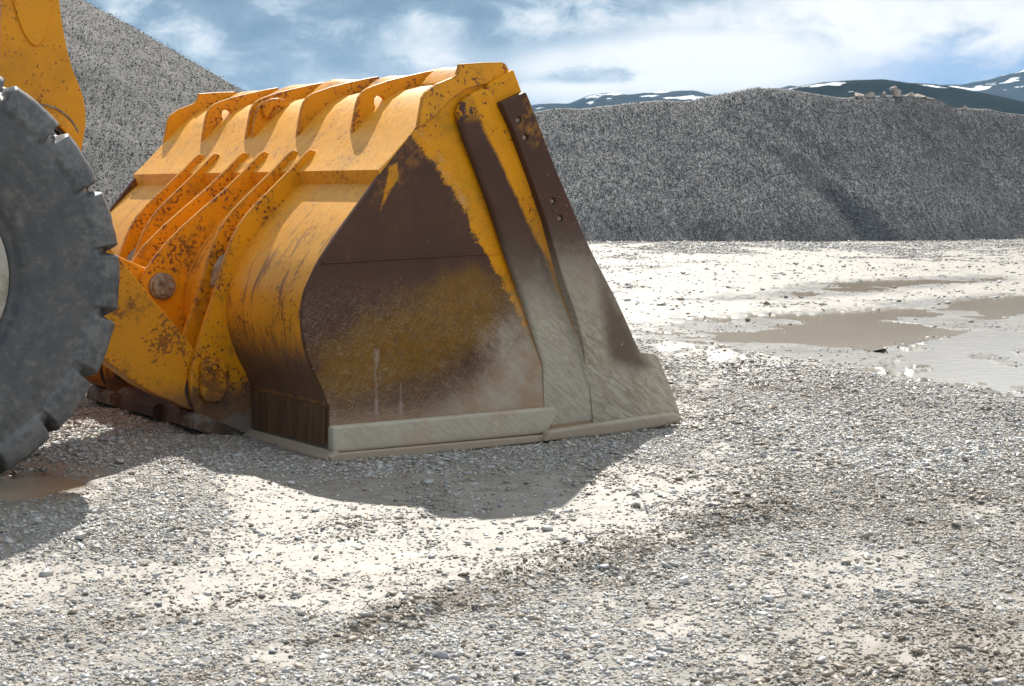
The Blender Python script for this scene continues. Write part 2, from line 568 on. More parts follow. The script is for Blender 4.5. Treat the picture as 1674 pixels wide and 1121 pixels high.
def stone_mat(g):
    t = g.attr('tone')
    p = g.obj()
    hue = g.m('FRACT', t * 37.0)
    dk = g.mix(t, (0.22, 0.212, 0.20), (0.64, 0.625, 0.595))
    dk = g.mix(g.step(hue, .80, .84), dk, g.mix(t, (0.2, 0.15, 0.105), (0.5, 0.42, 0.33)))
    dk = g.mix(g.step(hue, .3, .26) * .6, dk, g.mix(t, (0.15, 0.16, 0.175), (0.50, 0.52, 0.54)))
    n = g.noise(p, 90, 4, .6)
    dk = g.mix(g.attr('brown') * .85, dk, g.mix(t, (0.15, 0.12, 0.085), (0.38, 0.32, 0.24)))
    c = g.mix(g.step(n, .45, .75) * .35, dk, (0.46, 0.42, 0.36))
    return {'Base Color': c, 'Roughness': 0.5, 'Normal': g.bump(n, .3, .003), 'Specular IOR Level': 0.5}


M_stone = material('gravel_stone', stone_mat)


def scatter(n, y0, y1, smin, sig, smax, thr, name, label, cover_pow=1.0, keep=1.0, floor=0.02):
    # uniform on the ground inside the widened view fan
    A = rng.random(n)
    Y = np.sqrt(y0 ** 2 + A * (y1 ** 2 - y0 ** 2))
    X = (rng.random(n) * 2 - 1) * (0.37 * Y + 0.6)
    h, gr, di, we = ground_fields(X, Y)
    clump = fbm(X * 7, Y * 7, 44, 3)
    pr = np.clip((gr - thr) / (1 - thr), 0, 1) ** cover_pow + floor * (1 + 6 * np.clip(clump - .55, 0, 1) / .3) + di * .35
    k = (rng.random(n) < pr * keep)
    u, v = to_local(X, Y)
    k &= ~((u > -0.12) & (u < 2.25) & (v > -0.07) & (v < 3.2))
    k &= ~((np.abs(u + 1.98) < 0.22) & (v > 0.0) & (v < .8))
    X, Y, h, gr, di, we = [a[k] for a in (X, Y, h, gr, di, we)]
    m = len(X)
    s = np.clip(smin * np.exp(np.abs(rng.normal(0, sig, m))), smin * .6, smax)
    s = s * (0.75 + 0.45 * vnoise(X * 1.3, Y * 1.3, 60))
    tone = np.clip(rng.beta(2.3, 1.5, m) * (1 - .45 * di) * (1 - .35 * we), 0, 1)
    P = np.stack([X, Y, h + s * rng.uniform(-.05, .3, m)], -1)
    brown = np.clip(di * 1.1 * (rng.random(m) < .8) + (rng.random(m) < .05), 0, 1)
    me = stone_mesh(name, P, s, tone, tilt=.22, brown=brown)
    o = link(name, me, M_stone)
    return tag(o, label, 'gravel', kind='stuff')


scatter(140000, 3.5, 6.6, 0.0056, 0.52, 0.030, 0.12, 'gravel', 'loose grey gravel strewn over the nearest mud in the foreground', floor=.05)
scatter(240000, 6.6, 10.5, 0.0062, 0.52, 0.03, 0.15, 'gravel', 'loose grey gravel lying around the foot of the bucket', floor=.05)
scatter(170000, 10.5, 16.0, 0.0095, 0.45, 0.03, 0.35, 'gravel', 'grey gravel heaped in a low bank beside the large puddle', floor=.02)
scatter(230000, 16.0, 43.0, 0.015, 0.6, 0.06, 0.33, 'gravel', 'sparse gravel scattered over the pale mud before the far heap', floor=.022)
# larger single chips
scatter(3200, 3.6, 9.5, 0.015, 0.40, 0.042, 0.0, 'gravel', 'scattered larger angular chips lying on the foreground mud', floor=.15)

# ------------------------------------------------------------------ gravel heaps
def heap_mat(scale, dark=(0.095, 0.100, 0.107), light=(0.25, 0.257, 0.262)):
    def fn(g):
        p = g.obj()
        c = g.voro(p, scale); r, b, q = g.sep(c)
        col = g.mix(g.m('POWER', r, 1.5), dark, light)
        col = g.mix(g.step(b, .86, .88) * .5, col, (0.30, 0.24, 0.17))
        n = g.noise(p, 0.5, 4, .6)
        col = g.mix(g.step(n, .45, .7) * .35, col, g.mix(.5, col, (0.15, 0.145, 0.135)))
        c2 = g.voro(p, scale * .45); r2, b2, q2 = g.sep(c2)
        hh = r * .6 + r2 * .6
        return {'Base Color': col, 'Roughness': .8, 'Normal': g.bump(hh, .6, .014), 'Specular IOR Level': .2}
    return fn


M_heap_far = material('far_heap_gravel', heap_mat(30))
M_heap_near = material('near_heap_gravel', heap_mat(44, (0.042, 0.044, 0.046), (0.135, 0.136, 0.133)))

# right heap: ridge line with spurs
RX = np.array([-14, -8, -4, -0.66, 0.59, 1.67, 3.11, 4.36, 5.26, 5.97, 6.69, 7.23, 8.12, 9.02, 9.74, 10.46, 11.36, 12.61, 13.34, 14.42, 15.03, 16.58, 20, 26, 33])
RZ = np.array([2.2, 3.1, 3.4, 3.54, 3.71, 3.89, 3.98, 4.12, 4.07, 4.25, 4.44, 4.5, 4.44, 4.25, 4.18, 4.23, 4.28, 4.19, 3.98, 3.95, 3.84, 3.77, 3.6, 3.3, 2.4])
nx, ny = 1050, 330
xs = np.linspace(-14, 33, nx)
ts = np.concatenate([np.linspace(0, 1, 250), 1 + np.linspace(0, 1, ny - 249)[1:] * 1.3])
PX = np.repeat(xs[None, :], ny, 0)
R_ = np.interp(PX, RX, RZ) + (fbm(PX * .9, PX * 0, 70, 3) - .5) * .14
slope = 0.60


def foot_y(x):
    f = 40.6 + np.interp(x, [-14, 3, 8, 15, 33], [0.6, 0, .5, 4.4, 13.0]) * .6
    f = f - .5 * np.exp(-((x - 6.1) / 1.9) ** 2) + .5 * np.exp(-((x - 8.1) / .6) ** 2) - .7 * np.exp(-((x - 10.2) / 1.9) ** 2)
    f = f + .3 * np.exp(-((x - 13.2) / .9) ** 2) - .3 * np.exp(-((x - 2.3) / 1.5) ** 2)
    return f + (fbm(x * .7, x * 0 + 3, 72, 3) - .5) * .8


T = np.repeat(ts[:, None], nx, 1)
ridge_y = 47.6 + (fbm(PX * .25, PX * 0 + 8, 71, 2) - .5) * 1.5 + np.maximum(PX - 9, 0) * .42
# spurs lean: foot position is read a little to the left low down, so their crests run diagonally
Fy = foot_y(PX - 1.6 * np.clip(1 - T, 0, 1) + .8)
PY = np.where(T <= 1, Fy + (ridge_y - Fy) * T, ridge_y + (T - 1) * 7)
# rise along the slope: concave toe, straight flank, rounded brow
prof = np.where(T <= 1, np.clip(T * 1.06 - 0.03 * np.exp(-((T) / .1) ** 2), 0, 1), 1 - ((T - 1) / 1.3) * 1.0)
brow = 1 - np.sqrt((1 - np.clip(T, 0, 2)) ** 2 + .0045) * 1.0
prof = np.where(T <= 1, np.minimum(prof, brow + .015), np.minimum(prof, brow + .03))
PZ = R_ * np.clip(prof, -.05, 1.02) - .03
PZ += (fbm(PX * .8, PY * .8, 75, 4) - .5) * .13 * np.clip(T * 4, 0, 1) * np.clip(np.abs(1 - T) * 6, .25, 1)
gdiag = (fbm((PX + PY * .55) * 1.1, (PY - PX * .2) * .25, 78, 3) - .5)
PZ += gdiag * .08 * np.clip(T * 3, 0, 1) * np.clip((1.2 - T) * 3, 0, 1)
# slide runs: a trough with a low rib beside it, running down to the right
for (xf, run, top_, wd_, dp) in ((9.4, 3.4, .72, .36, .10), (13.6, 2.6, .8, .5, .06), (4.2, 1.6, .7, .5, .04), (16.6, 1.5, .6, .5, .05)):
    xt = xf - T / top_ * run
    fade = np.clip((top_ - T) * 4, 0, 1) * np.clip(T * 12 + .15, 0, 1)
    PZ -= dp * np.exp(-((PX - xt) / wd_) ** 2) * fade
    PZ += dp * .75 * np.exp(-((PX - xt - 2.0 * wd_) / (wd_ * 1.1)) ** 2) * fade
PX2, PY2, PZ2 = PX, PY, PZ
me = mesh_np('gravel_pile', np.stack([PX2, PY2, PZ2], -1).reshape(-1, 3), grid_faces(ny, nx))
tag(link('gravel_pile', me, M_heap_far, smooth=True), 'long low heap of crushed grey gravel behind the puddles, boulders on its crest', 'gravel pile', 'heaps of crushed gravel')


def surf_pts(PX, PY, PZ, n, tlo, thi):
    i = rng.integers(int(tlo * PX.shape[0]), int(thi * PX.shape[0]), n); j = rng.integers(0, PX.shape[1], n)
    return np.stack([PX[i, j], PY[i, j], PZ[i, j]], -1)


def chip_mat(g, k=1.0):
    t = g.attr('tone')
    hue = g.m('FRACT', t * 37.0)
    c = g.mix(t, (0.070 * k, 0.076 * k, 0.083 * k), (0.208 * k, 0.217 * k, 0.225 * k))
    c = g.mix(g.step(hue, .84, .88) * .5, c, g.mix(t, (0.07 * k, 0.06 * k, 0.045 * k), (0.22 * k, 0.19 * k, 0.15 * k)))
    return {'Base Color': c, 'Roughness': .7, 'Specular IOR Level': .3}


M_chip = material('crushed_chip', chip_mat)
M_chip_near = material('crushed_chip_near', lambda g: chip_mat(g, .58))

# left heap: a steep cone
na, nr = 900, 420
aa = np.linspace(0, 2 * np.pi, na, endpoint=False)
rr = np.concatenate([np.linspace(0, 1, nr) ** .75])
A_, Rr = np.meshgrid(aa, rr)
apx, apy, aph = -9.75, 24.0, 6.05
rad0 = aph / .595 * (1 + .035 * np.sin(A_ * 3 + 1) + .02 * np.sin(A_ * 7))
CX = apx + np.cos(A_) * rad0 * Rr; CY = apy + np.sin(A_) * rad0 * Rr
CZ = aph * (1 - np.sqrt(Rr ** 2 + .0006) * 1.0) - .04 + .02
CZ += (fbm(CX * .9, CY * .9, 81, 4) - .5) * .16 * np.clip((1 - Rr) * 6, 0, 1)
CX2, CY2, CZ2 = CX, CY, CZ
me = mesh_np('gravel_pile', np.stack([CX2, CY2, CZ2], -1).reshape(-1, 3), grid_faces(nr, na, True)[:, ::-1])
tag(link('gravel_pile', me, M_heap_near, smooth=True), 'tall steep cone of crushed grey gravel standing behind the loader at the left', 'gravel pile', 'heaps of crushed gravel')
# chips that roughen the cone's skin
i = rng.integers(0, nr - 1, 300000); j = rng.integers(int(na * .60), int(na * 1.02), 300000) % na
k = (CY[i, j] < apy + 1.0) & (CX[i, j] > -11) & (rng.random(300000) < Rr[i, j] + .05)
Pp = np.stack([CX[i, j][k], CY[i, j][k], CZ[i, j][k]], -1)
Pp += rng.normal(0, .04, Pp.shape) * np.array([1, 1, .15])
ss = rng.uniform(.007, .016, len(Pp))
tag(link('gravel', stone_mesh('gravel', Pp, ss, rng.beta(1.2, 2.6, len(Pp)), tilt=.45), M_chip_near), 'loose chips covering the skin of the tall cone heap', 'gravel', kind='stuff')
i = rng.integers(2, 262, 230000); j = rng.integers(int(nx * .29), int(nx * .71), 230000)
Pp = np.stack([PX[i, j], PY[i, j], PZ[i, j]], -1)
k = (Pp[:, 0] > 0) & (Pp[:, 0] < 19)
Pp = Pp[k] + rng.normal(0, .04, (k.sum(), 3)) * np.array([1, 1, .15])
ss = rng.uniform(.013, .026, len(Pp))
tag(link('gravel', stone_mesh('gravel', Pp, ss, rng.beta(1.7, 2.2, len(Pp)), tilt=.4), M_chip), 'loose chips covering the skin of the long right heap', 'gravel', kind='stuff')


# boulders on the right heap's crest
def rock_mat(g):
    p = g.obj()
    n = g.noise(p, 3, 6, .65); n2_ = g.noise(p, 14, 5, .6)
    c = g.mix(g.step(n, .35, .65), (0.30, 0.24, 0.19), (0.50, 0.46, 0.42))
    c = g.mix(g.step(n2_, .55, .7) * .6, c, (0.16, 0.13, 0.11))
    return {'Base Color': c, 'Roughness': .85, 'Normal': g.bump(n * .6 + n2_ * .4, .8, .06)}


M_rock = material('broken_rock', rock_mat)
rocks = [(10.20, 4.20, .30, .20, 'flat brown boulder at the left end of the row on the right heap'),
         (10.52, 4.20, .24, .17, 'low brown boulder leaning on the flat one on the heap crest'),
         (10.93, 4.20, .16, .18, 'small pale pointed boulder alone on the heap crest'),
         (11.33, 4.30, .34, .22, 'pale slab shaped boulder in the middle of the crest row'),
         (11.24, 4.50, .16, .16, 'topmost brown boulder, perched on the pale slab'),
         (11.75, 4.28, .28, .17, 'dark streaked boulder right of the pale slab on the crest'),
         (12.12, 4.26, .30, .19, 'rounded grey boulder at the right end of the crest row'),
         (13.62, 3.98, .15, .15, 'lone small boulder far down the crest to the right')]
for q, (x, z, a, b, lab) in enumerate(rocks):
    bm = bmesh.new()
    r_ = np.random.default_rng(900 + q)
    a *= .72; b *= .72
    for i in range(13):
        v = r_.normal(size=3); v /= np.linalg.norm(v)
        v = v * r_.uniform(.7, 1.25)
        bm.verts.new((v[0] * a, v[1] * a * .8, v[2] * b))
    bmesh.ops.convex_hull(bm, input=bm.verts)
    for v in [v for v in bm.verts if not v.link_faces]: bm.verts.remove(v)
    me = bpy.data.meshes.new('boulder'); bm.to_mesh(me); bm.free()
    o = link('boulder', me, M_rock)
    jc = int(np.argmin(np.abs(xs - x))); zc_ = float(PZ[249, jc]); yc_ = float(PY[249, jc])
    o.location = (x, yc_ - (0 if q != 4 else -.05), (zc_ + b * .30) if q != 4 else zc_ + .25)
    o.rotation_euler = (r_.uniform(-.2, .2), r_.uniform(-.25, .25), r_.uniform(0, 3))
    tag(o, lab, 'boulder', 'boulders along the crest of the right heap')

# ------------------------------------------------------------------ distant hills
def hill(name, prof, y0, depth, snow, cA, cB, seed, rough_h, jag=1.0, snowscale=.004, snow_z=(0, 1), nyr=60, sc=1.0):
    prof = [(a * sc, 1.3 + (b - 1.3) * sc) for a, b in prof]
    px_ = np.array([p[0] for p in prof], float); pz_ = np.array([p[1] for p in prof], float)
    n = 520
    x = np.linspace(px_[0], px_[-1], n)
    t = np.linspace(-1, 1, nyr)
    X, T_ = np.meshgrid(x, t)
    rz = np.interp(X, px_, pz_)
    nz = (fbm(X / depth * 3, T_ * 2 + 5, seed, 6, .55) - .5)
    env = np.clip(1 - np.abs(T_) ** 1.3, 0, 1)
    Zz = (rz + (fbm(X / depth * 14, X * 0, seed + 30, 4) - .5) * rough_h * jag * .5) * env + nz * rough_h * env * np.clip(np.abs(T_) * 3, 0, 1)
    Yv = y0 + T_ * depth
    me = mesh_np(name, np.stack([X, Yv, Zz - 2], -1).reshape(-1, 3), grid_faces(nyr, n))

    def fn(g):
        p = g.obj()
        a = g.noise(p, snowscale * 1.2, 6, .6)
        c = g.mix(g.step(a, .4, .62), cA, cB)
        if snow:
            s = g.noise(g.mapv(p, scale=(1, 1, 2.6)), snowscale * 1.7, 8, .58)
            x_, y_, z_ = g.sep(p)
            s = s + g.step(z_, *snow_z) * .06
            c = g.mix(g.step(s, 1 - snow, 1 - snow + .012), c, (0.86, 0.88, 0.92))
        return {'Base Color': c, 'Roughness': 1.0, 'Specular IOR Level': 0.0}
    return tag(link(name, me, material(name + '_heath', fn), smooth=True), kind='structure')


hill('near_hill', [(40, 10), (120, 45), (180, 72), (226, 85), (254, 96), (282, 101), (310, 103), (338, 104), (360, 101), (383, 100), (405, 96), (428, 91), (450, 86), (469, 82), (518, 74), (620, 60), (800, 30)],
     1500, 520, .33, (0.010, 0.018, 0.020), (0.020, 0.028, 0.028), 11, 7, .25, .011, (60, 100))
hill('heath_slope', [(330, 12), (400, 52), (440, 74), (480, 84), (540, 90), (640, 92), (800, 80)],
     1250, 360, 0, (0.022, 0.035, 0.020), (0.045, 0.055, 0.032), 19, 4, .25)
hill('left_mountain', [(-2600, 60), (-1200, 200), (-600, 300), (-149, 346), (86, 361), (244, 377), (322, 405), (427, 413), (636, 423), (767, 429), (845, 413), (950, 397), (1055, 392), (1500, 420), (2400, 200)],
     3500, 900, .405, (0.020, 0.032, 0.040), (0.035, 0.046, 0.052), 31, 30, .6, .0068, (165, 210), sc=.5)
hill('right_mountain', [(900, 120), (1205, 470), (1354, 520), (1474, 505), (1684, 474), (1923, 484), (2102, 516), (2221, 522), (2310, 537), (2399, 561), (2500, 590), (2636, 625), (2875, 690), (3300, 720), (4200, 500)],
     4000, 1000, .41, (0.020, 0.032, 0.040), (0.035, 0.046, 0.052), 41, 45, .7, .0060, (190, 310), sc=.5)

# ================================================================== the wheel loader
# all loader meshes are modelled in the loader's own axes: x forward (bucket lip), y across, z up,
# with the bucket's near rear foot at the origin
loader = bpy.data.objects.new('wheel_loader', None)
COL.objects.link(loader)
loader.location = (OB[0], OB[1], 0)
loader.rotation_euler = (0, 0, math.atan2(UD[1], UD[0]))
tag(loader, 'yellow wheel loader with a scuffed steel bucket lowered onto the gravel and black tyres', 'wheel loader')

YEL = (0.80, 0.325, 0.003)
YEL2 = (0.62, 0.265, 0.006)
BRN = (0.076, 0.036, 0.024)
RUST = (0.16, 0.060, 0.022)
DUST = (0.54, 0.495, 0.40)
TAN = (0.46, 0.325, 0.21)
OCH = (0.25, 0.118, 0.006)


def speckle(g, p, u, z, col, amount=1.0):
    """rust pits and chips on paint"""
    a = g.noise(p, 48, 3, .6); b = g.noise(p, 4.5, 4, .6); c = g.noise(p, 130, 2, .6)
    m1 = g.step(a + (b - .5) * .55 * amount, .655 - .035 * amount, .685 - .035 * amount)
    m2 = g.step(c + (b - .5) * .5, .70, .73)
    tint = g.mix(g.step(b, .42, .66) * .55, col, g.mix(.5, col, (0.48, 0.17, 0.012)))
    col = g.mix(m1 * .88, tint, (0.13, 0.040, 0.022))
    return g.mix(m2 * .75, col, (0.11, 0.040, 0.022)), m1


def paint(kind):
    def fn(g):
        p = g.obj()
        u, v, z = g.sep(p)
        nb = g.noise(p, 3.2, 5, .6); nf = g.noise(p, 22, 5, .65); nff = g.noise(p, 75, 3, .6)
        wig = (nb - .5) * .22 + (nf - .5) * .12
        col = g.mix(g.step(nb, .35, .65) * .5, YEL, YEL2)
        col, pits = speckle(g, p, u, z, col, {'rib': 1.8, 'arm': .6, 'hinge': 1.35, 'shell': 1.0, 'side': .7, 'panel2': .6, 'panel3': .3, 'lip': 0, 'lug': 1.9, 'heel': 1}.get(kind, 1))
        olive = g.step(nb + (nf - .5) * .5, .50, .64) * {'side': .45, 'panel2': .4, 'hinge': .18, 'lug': .15, 'shell': .0}.get(kind, .1)
        col = g.mix(olive, col, (0.36, 0.21, 0.010))
        hair = g.noise(g.mapv(g.mapv(p, rot=(0, rad(52), 0)), scale=(16, 16, 190)), 1.0, 3, .6, 2.2)
        hair2 = g.noise(g.mapv(g.mapv(p, rot=(0, rad(-20), 0)), scale=(14, 14, 170)), 1.0, 3, .6, 2.6)
        rough = 0.42 + (nf - .5) * .3
        spec = 0.32
        worn = 0
        # slanting abrasion streaks used by dust and scratches
        st = g.noise(g.mapv(g.mapv(p, rot=(0, rad(-38), 0)), scale=(10, 10, 60)), 1.0, 5, .7, .8)
        st2 = g.noise(g.mapv(g.mapv(p, rot=(0, rad(14), 0)), scale=(13, 13, 80)), 1.0, 6, .72, 1.8)
        if kind in ('side', 'panel2', 'panel3', 'piece'):
            brn = g.mix(g.step(nb, .4, .65) * .6, BRN, (0.100, 0.048, 0.032))
            brn = g.mix(g.step(nf + (nb - .5) * .8, .66, .74) * .55, brn, (0.20, 0.085, 0.035))
            spec = .2
            if kind == 'side':
                d = g.convex(u, z, [(-.6, -.3), (1.36, -.3), (1.30, .30), (1.045, .97), (.99, 1.03), (.86, 1.22), (.72, 1.385), (.60, 1.48), (.51, 1.62), (-.6, 1.6)])
                worn = g.step(d + wig * .7 + (nff - .5) * .05 + (hair - .5) * .06, -.006, .012)
                corner = g.step(g.convex(u, z, [(.2, 1.2), (.50, 1.38), (.62, 1.50), (.56, 1.66), (.45, 1.62)]) + wig * .5, -.01, .03)
                brn = g.mix(corner * g.step(nf, .45, .6) * .7, brn, (0.26, 0.11, 0.03))
                slot = g.step(g.convex(u, z, [(.285, 1.18), (.40, 1.36), (.395, 1.44), (.345, 1.415)]) + wig * .2, -.004, .012)
                oc = g.convex(u, z, [(-.12, .35), (.02, .26), (.5, .30), (.85, .42), (1.08, .68), (1.06, .80), (.85, .89), (.55, .80), (.2, .66), (-.1, .55)])
                ocm = g.step(oc + wig * 1.7 + (nff - .5) * .10 + (hair2 - .5) * .12, -.07, .10)
                brn = g.mix(ocm * .75, brn, g.mix(g.step(nf, .4, .7), OCH, (0.16, 0.085, 0.02)))
                brn = g.mix(g.step(z + wig, .42, .15) * .6, brn, (0.20, 0.125, 0.07))
                col = g.mix(worn * (1.0 - slot * .85), col, brn)
                scr = g.step(st2 + (st - .5) * .4, .56, .74) * g.step(z + wig, .88, .6) * .45
                col = g.mix(scr, col, (0.38, 0.315, 0.25))
                # dust thickening towards the front foot
                dd = g.line(u, z, (.55, .12), (1.15, .80)) * -1.0
                dm = g.step(dd + wig * 1.6 + (st - .5) * .14 + (nff - .5) * .12, -.10, .26) * g.step(z, 1.0, .6)
                col = g.mix(dm * .72, col, g.mix(g.step(st * .4 + nb * .8, .5, .75), TAN, DUST))
                low = g.step(z + wig * .6 + (st2 - .5) * .3, .26, .12)
                col = g.mix(low * .8, col, (0.36, 0.25, 0.165))
                # spatter runs
                for (cx, zt, zb, wd_) in ((.262, .50, .19, .010), (.262, .52, .45, .022), (.40, .34, .18, .008), (.40, .25, .18, .018), (.262, .27, .18, .018)):
                    dr = g.m('ABSOLUTE', u - cx + (nf - .5) * .035 + (nb - .5) * .06) + (nff - .5) * .012
                    mk = g.step(dr, wd_, wd_ * .2) * g.step(z + (nf - .5) * .05, zt + .012, zt - .012) * g.step(z, zb - .02, zb + .02)
                    col = g.mix(mk * .40, col, (0.36, 0.30, 0.26))
                # faded smear where the yellow meets the worn patch
                hs = g.m('MAXIMUM', g.step(hair, .575, .62), g.step(hair2, .58, .63)) * g.step(nb, .30, .5)
                col = g.mix(hs * g.step(z + wig, .95, .7) * .42, col, (0.42, 0.34, 0.26))
                col = g.mix(hs * g.step(z, .95, 1.1) * .35, col, (0.21, 0.10, 0.035))
                sm = g.step(g.m('ABSOLUTE', d + .02), .05, .0) * g.step(z, 1.05, 1.3) * g.step(st, .5, .6)
                col = g.mix(sm * .35, col, (0.42, 0.38, 0.30))
            elif kind == 'panel2':
                # paint survives in the lee of the next plate
                d2 = g.line(u, z, (.975, 1.734), (1.527, .45))      # distance ahead of / behind panel 3
                wdt = g.step(z, .75, 1.75) * .13 + .012
                keep = g.step(d2 + wdt + wig * .30, -.02, .012)
                topsp = g.step(z, 1.62, 1.70) * g.step(nf + (nb - .5) * .5, .48, .53)
                edge = g.step(g.line(u, z, (.727, 1.651), (1.282, .373)) + .0, -.012, -.004)
                keep = g.m('MAXIMUM', g.m('MAXIMUM', keep, topsp * .8), 0.0)
                worn = (1.0 - keep)
                col = g.mix(worn, col, brn)
                fade = g.step(z + wig * .9, 1.22, .72)
                col = g.mix(fade * .55, col, (0.20, 0.175, 0.14))
                dm = g.step(z + wig * 1.3 + (st - .5) * .14 + (nff - .5) * .08, 1.0, .58)
                keep2 = g.step(d2 + .02 * g.step(z, .5, 1.2) + .006, -.01, .0) * g.step(z, .5, .6)
                col = g.mix(dm * (1.0 - keep2 * .9) * .93, col, g.mix(g.step(st, .35, .7), (0.38, 0.335, 0.26), DUST))
            elif kind == 'panel3':
                yt = g.step(g.convex(u, z, [(1.06, 1.62), (1.14, 1.50), (1.27, 1.50), (1.18, 1.78), (1.10, 1.79)]) + wig * .5, -.02, .05)
                brn = g.mix(yt * g.step(nf, .42, .6) * .75, brn, (0.36, 0.16, 0.02))
                worn = 1
                col = brn
                fade = g.step(z + wig, 1.25, .85)
                col = g.mix(fade * .6, col, (0.17, 0.145, 0.12))
                dd = g.line(u, z, (1.48, 1.15), (1.72, .42)) * 1.0
                clean = g.step(g.convex(u, z, [(1.60, .62), (1.70, .34), (1.86, .30), (1.98, .34), (1.80, .62), (1.62, .96), (1.55, .92)]) + wig * .45 + (st - .5) * .1, -.03, .07)
                dm = g.step(z + wig * 1.1 + (st - .5) * .30 + (nff - .5) * .1 - u * .05, 1.0, .70)
                dm = dm * (1.0 - clean)
                col = g.mix(clean * .7, col, (0.175, 0.13, 0.095))
                dcol = g.mix(g.step(st, .35, .65), (0.34, 0.28, 0.205), DUST)
                dcol = g.mix(g.step(z + wig, .45, .75) * .5, dcol, (0.30, 0.24, 0.19))
                col = g.mix(dm * .93, col, dcol)
            else:
                worn = g.step(nb + (nf - .5) * .5 + g.line(u, z, (.95, 1.70), (1.0, 1.9)) * 1.5, .50, .62)
                col = g.mix(worn * .8, col, (0.19, 0.085, 0.045))
            spk = g.step(g.noise(p, 60, 1, .5), .785, .80)
            col = g.mix(spk * .7, col, (0.5, 0.46, 0.42))
            rough = rough - 0.02 + g.step(z, 1.1, .5) * .35
        elif kind == 'lip':
            col = g.mix(g.step(st, .3, .7), (0.42, 0.375, 0.285), (0.52, 0.48, 0.385))
            ed = g.step(nb + (nf - .5) * .6, .56, .68)
            col = g.mix(ed * .45, col, (0.47, 0.31, 0.19))
            col = g.mix(g.step(z + wig * .3, .075, .015) * .65, col, (0.34, 0.26, 0.19))
            pit = g.step(nff, .66, .7)
            col = g.mix(pit * .4, col, (0.20, 0.15, 0.11))
            rough = .78
        elif kind == 'shell':
            sv = g.noise(g.comb(v * 26.0, z * 3.0, u * 2.0), 1.0, 5, .65, .3)
            lit = g.mix(g.step(nf + (nb - .5) * .4, .35, .65) * .4 * g.step(z, .75, .98) + g.step(z, .8, 1.0) * .18, col, (0.95, 0.48, 0.05))  # sunlit sheen of the upper back painted into its colour
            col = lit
            streak = g.step(sv + (nb - .5) * .55, .56, .66) * g.step(z, 1.35, .8) * .80
            col = g.mix(streak, col, (0.15, 0.055, 0.028))
            scuff = g.step(nf * .5 + nb * .6, .60, .70) * g.step(z, .75, 1.0) * .4
            col = g.mix(scuff, col, (0.40, 0.19, 0.06))
            rz = g.step(z, 1.315, 1.33) * g.step(z, 1.415, 1.40)
            rs = g.noise(g.comb(v * 60.0, z * 2.0, u * 2.0), 1.0, 4, .7)
            col = g.mix(rz * g.step(rs, .45, .66) * .28, col, (0.34, 0.15, 0.015))
            sp2 = g.step(g.noise(g.mapv(p, scale=(1, 1, .55)), 34, 4, .65) + (nb - .5) * .7, .69, .74)
            col = g.mix(sp2 * .6, col, (0.22, 0.085, 0.03))
            # worn brown foot
            wz = z + wig * 1.0 + (sv - .5) * .28
            wn = g.step(wz, .66, .42)
            col = g.mix(wn * .95, col, g.mix(g.step(sv, .45, .6) * .5, (0.095, 0.055, 0.040), (0.17, 0.085, 0.04)))
            yl = g.step(g.m('ABSOLUTE', z - .262 + (nf - .5) * .012), .014, .004) * g.step(nf, .45, .55)
            col = g.mix(yl * .7, col, (0.40, 0.18, 0.03))
            low = g.step(z + (nf - .5) * .05, .09, .045)
            col = g.mix(low * .8, col, (0.21, 0.19, 0.165))
            rough = 0.50 + (nf - .5) * .2
            spec = 0.8
        elif kind in ('hinge', 'rib', 'lug'):
            bn = g.new('ShaderNodeBevel', samples=4); bn.inputs['Radius'].default_value = .014
            geo = g.new('ShaderNodeNewGeometry')
            dt = g.new('ShaderNodeVectorMath', operation='DOT_PRODUCT')
            g.t.links.new(bn.outputs[0], dt.inputs[0]); g.t.links.new(geo.outputs['Normal'], dt.inputs[1])
            ew = g.step(1.0 - E(g, dt.outputs['Value']) + (nf - .5) * .10 + (nb - .5) * .06, .035, .10)
            col = g.mix(ew * .75, col, (0.14, 0.055, 0.028))
            wz = z + wig * .9
            keeper = g.step(g.convex(u, z, [(-.33, .19), (-.12, .19), (-.12, .33), (-.33, .35)]) + wig * .6, -.01, .02) * g.step(nf, .42, .56)
            col = g.mix(keeper * .8, col, (0.085, 0.045, 0.03))
            wn = g.step(wz, .34, .20)
            col = g.mix(wn * .85, col, (0.105, 0.070, 0.055))
            low = g.step(wz, .15, .06)
            col = g.mix(low * .8, col, (0.22, 0.20, 0.175))
            if kind != 'hinge':
                col = g.mix(.25, col, (0.58, 0.22, 0.008))
            rough = .45 + (nf - .5) * .2
            blot = g.step(nb * .6 + nf * .5, .60, .68)
            col = g.mix(blot * .4, col, (0.17, 0.065, 0.02))
        elif kind == 'heel':
            col = g.mix(g.step(nb, .4, .6), (0.055, 0.038, 0.032), (0.12, 0.075, 0.05))
            col = g.mix(g.step(nf + nb, 1.05, 1.2) * .6, col, (0.24, 0.22, 0.19))
            rough = .7
        elif kind == 'edge':
            sv = g.noise(g.comb(v * 30.0, z * 2.5, u * 3.0), 1.0, 4, .6)
            col = g.mix(g.step(sv, .35, .65), (0.085, 0.048, 0.032), (0.16, 0.090, 0.045))
            rough = .55
        elif kind == 'arm':
            dk = g.step(nb + (nf - .5) * .4, .60, .70)
            col = g.mix(dk * .25, col, (0.42, 0.17, 0.02))
            rough = .38 + (nf - .5) * .15
        h = nb * .5 + nf * .25 + nff * .08
        h = h - pits * .06
        return {'Base Color': col, 'Roughness': rough, 'Normal': g.bump(h, .28, .012), 'Specular IOR Level': spec}
    return fn


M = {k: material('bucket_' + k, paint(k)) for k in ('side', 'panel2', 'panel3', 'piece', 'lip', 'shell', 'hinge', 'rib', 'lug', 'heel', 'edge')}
M['arm'] = material('yellow_arm_paint', paint('arm'))


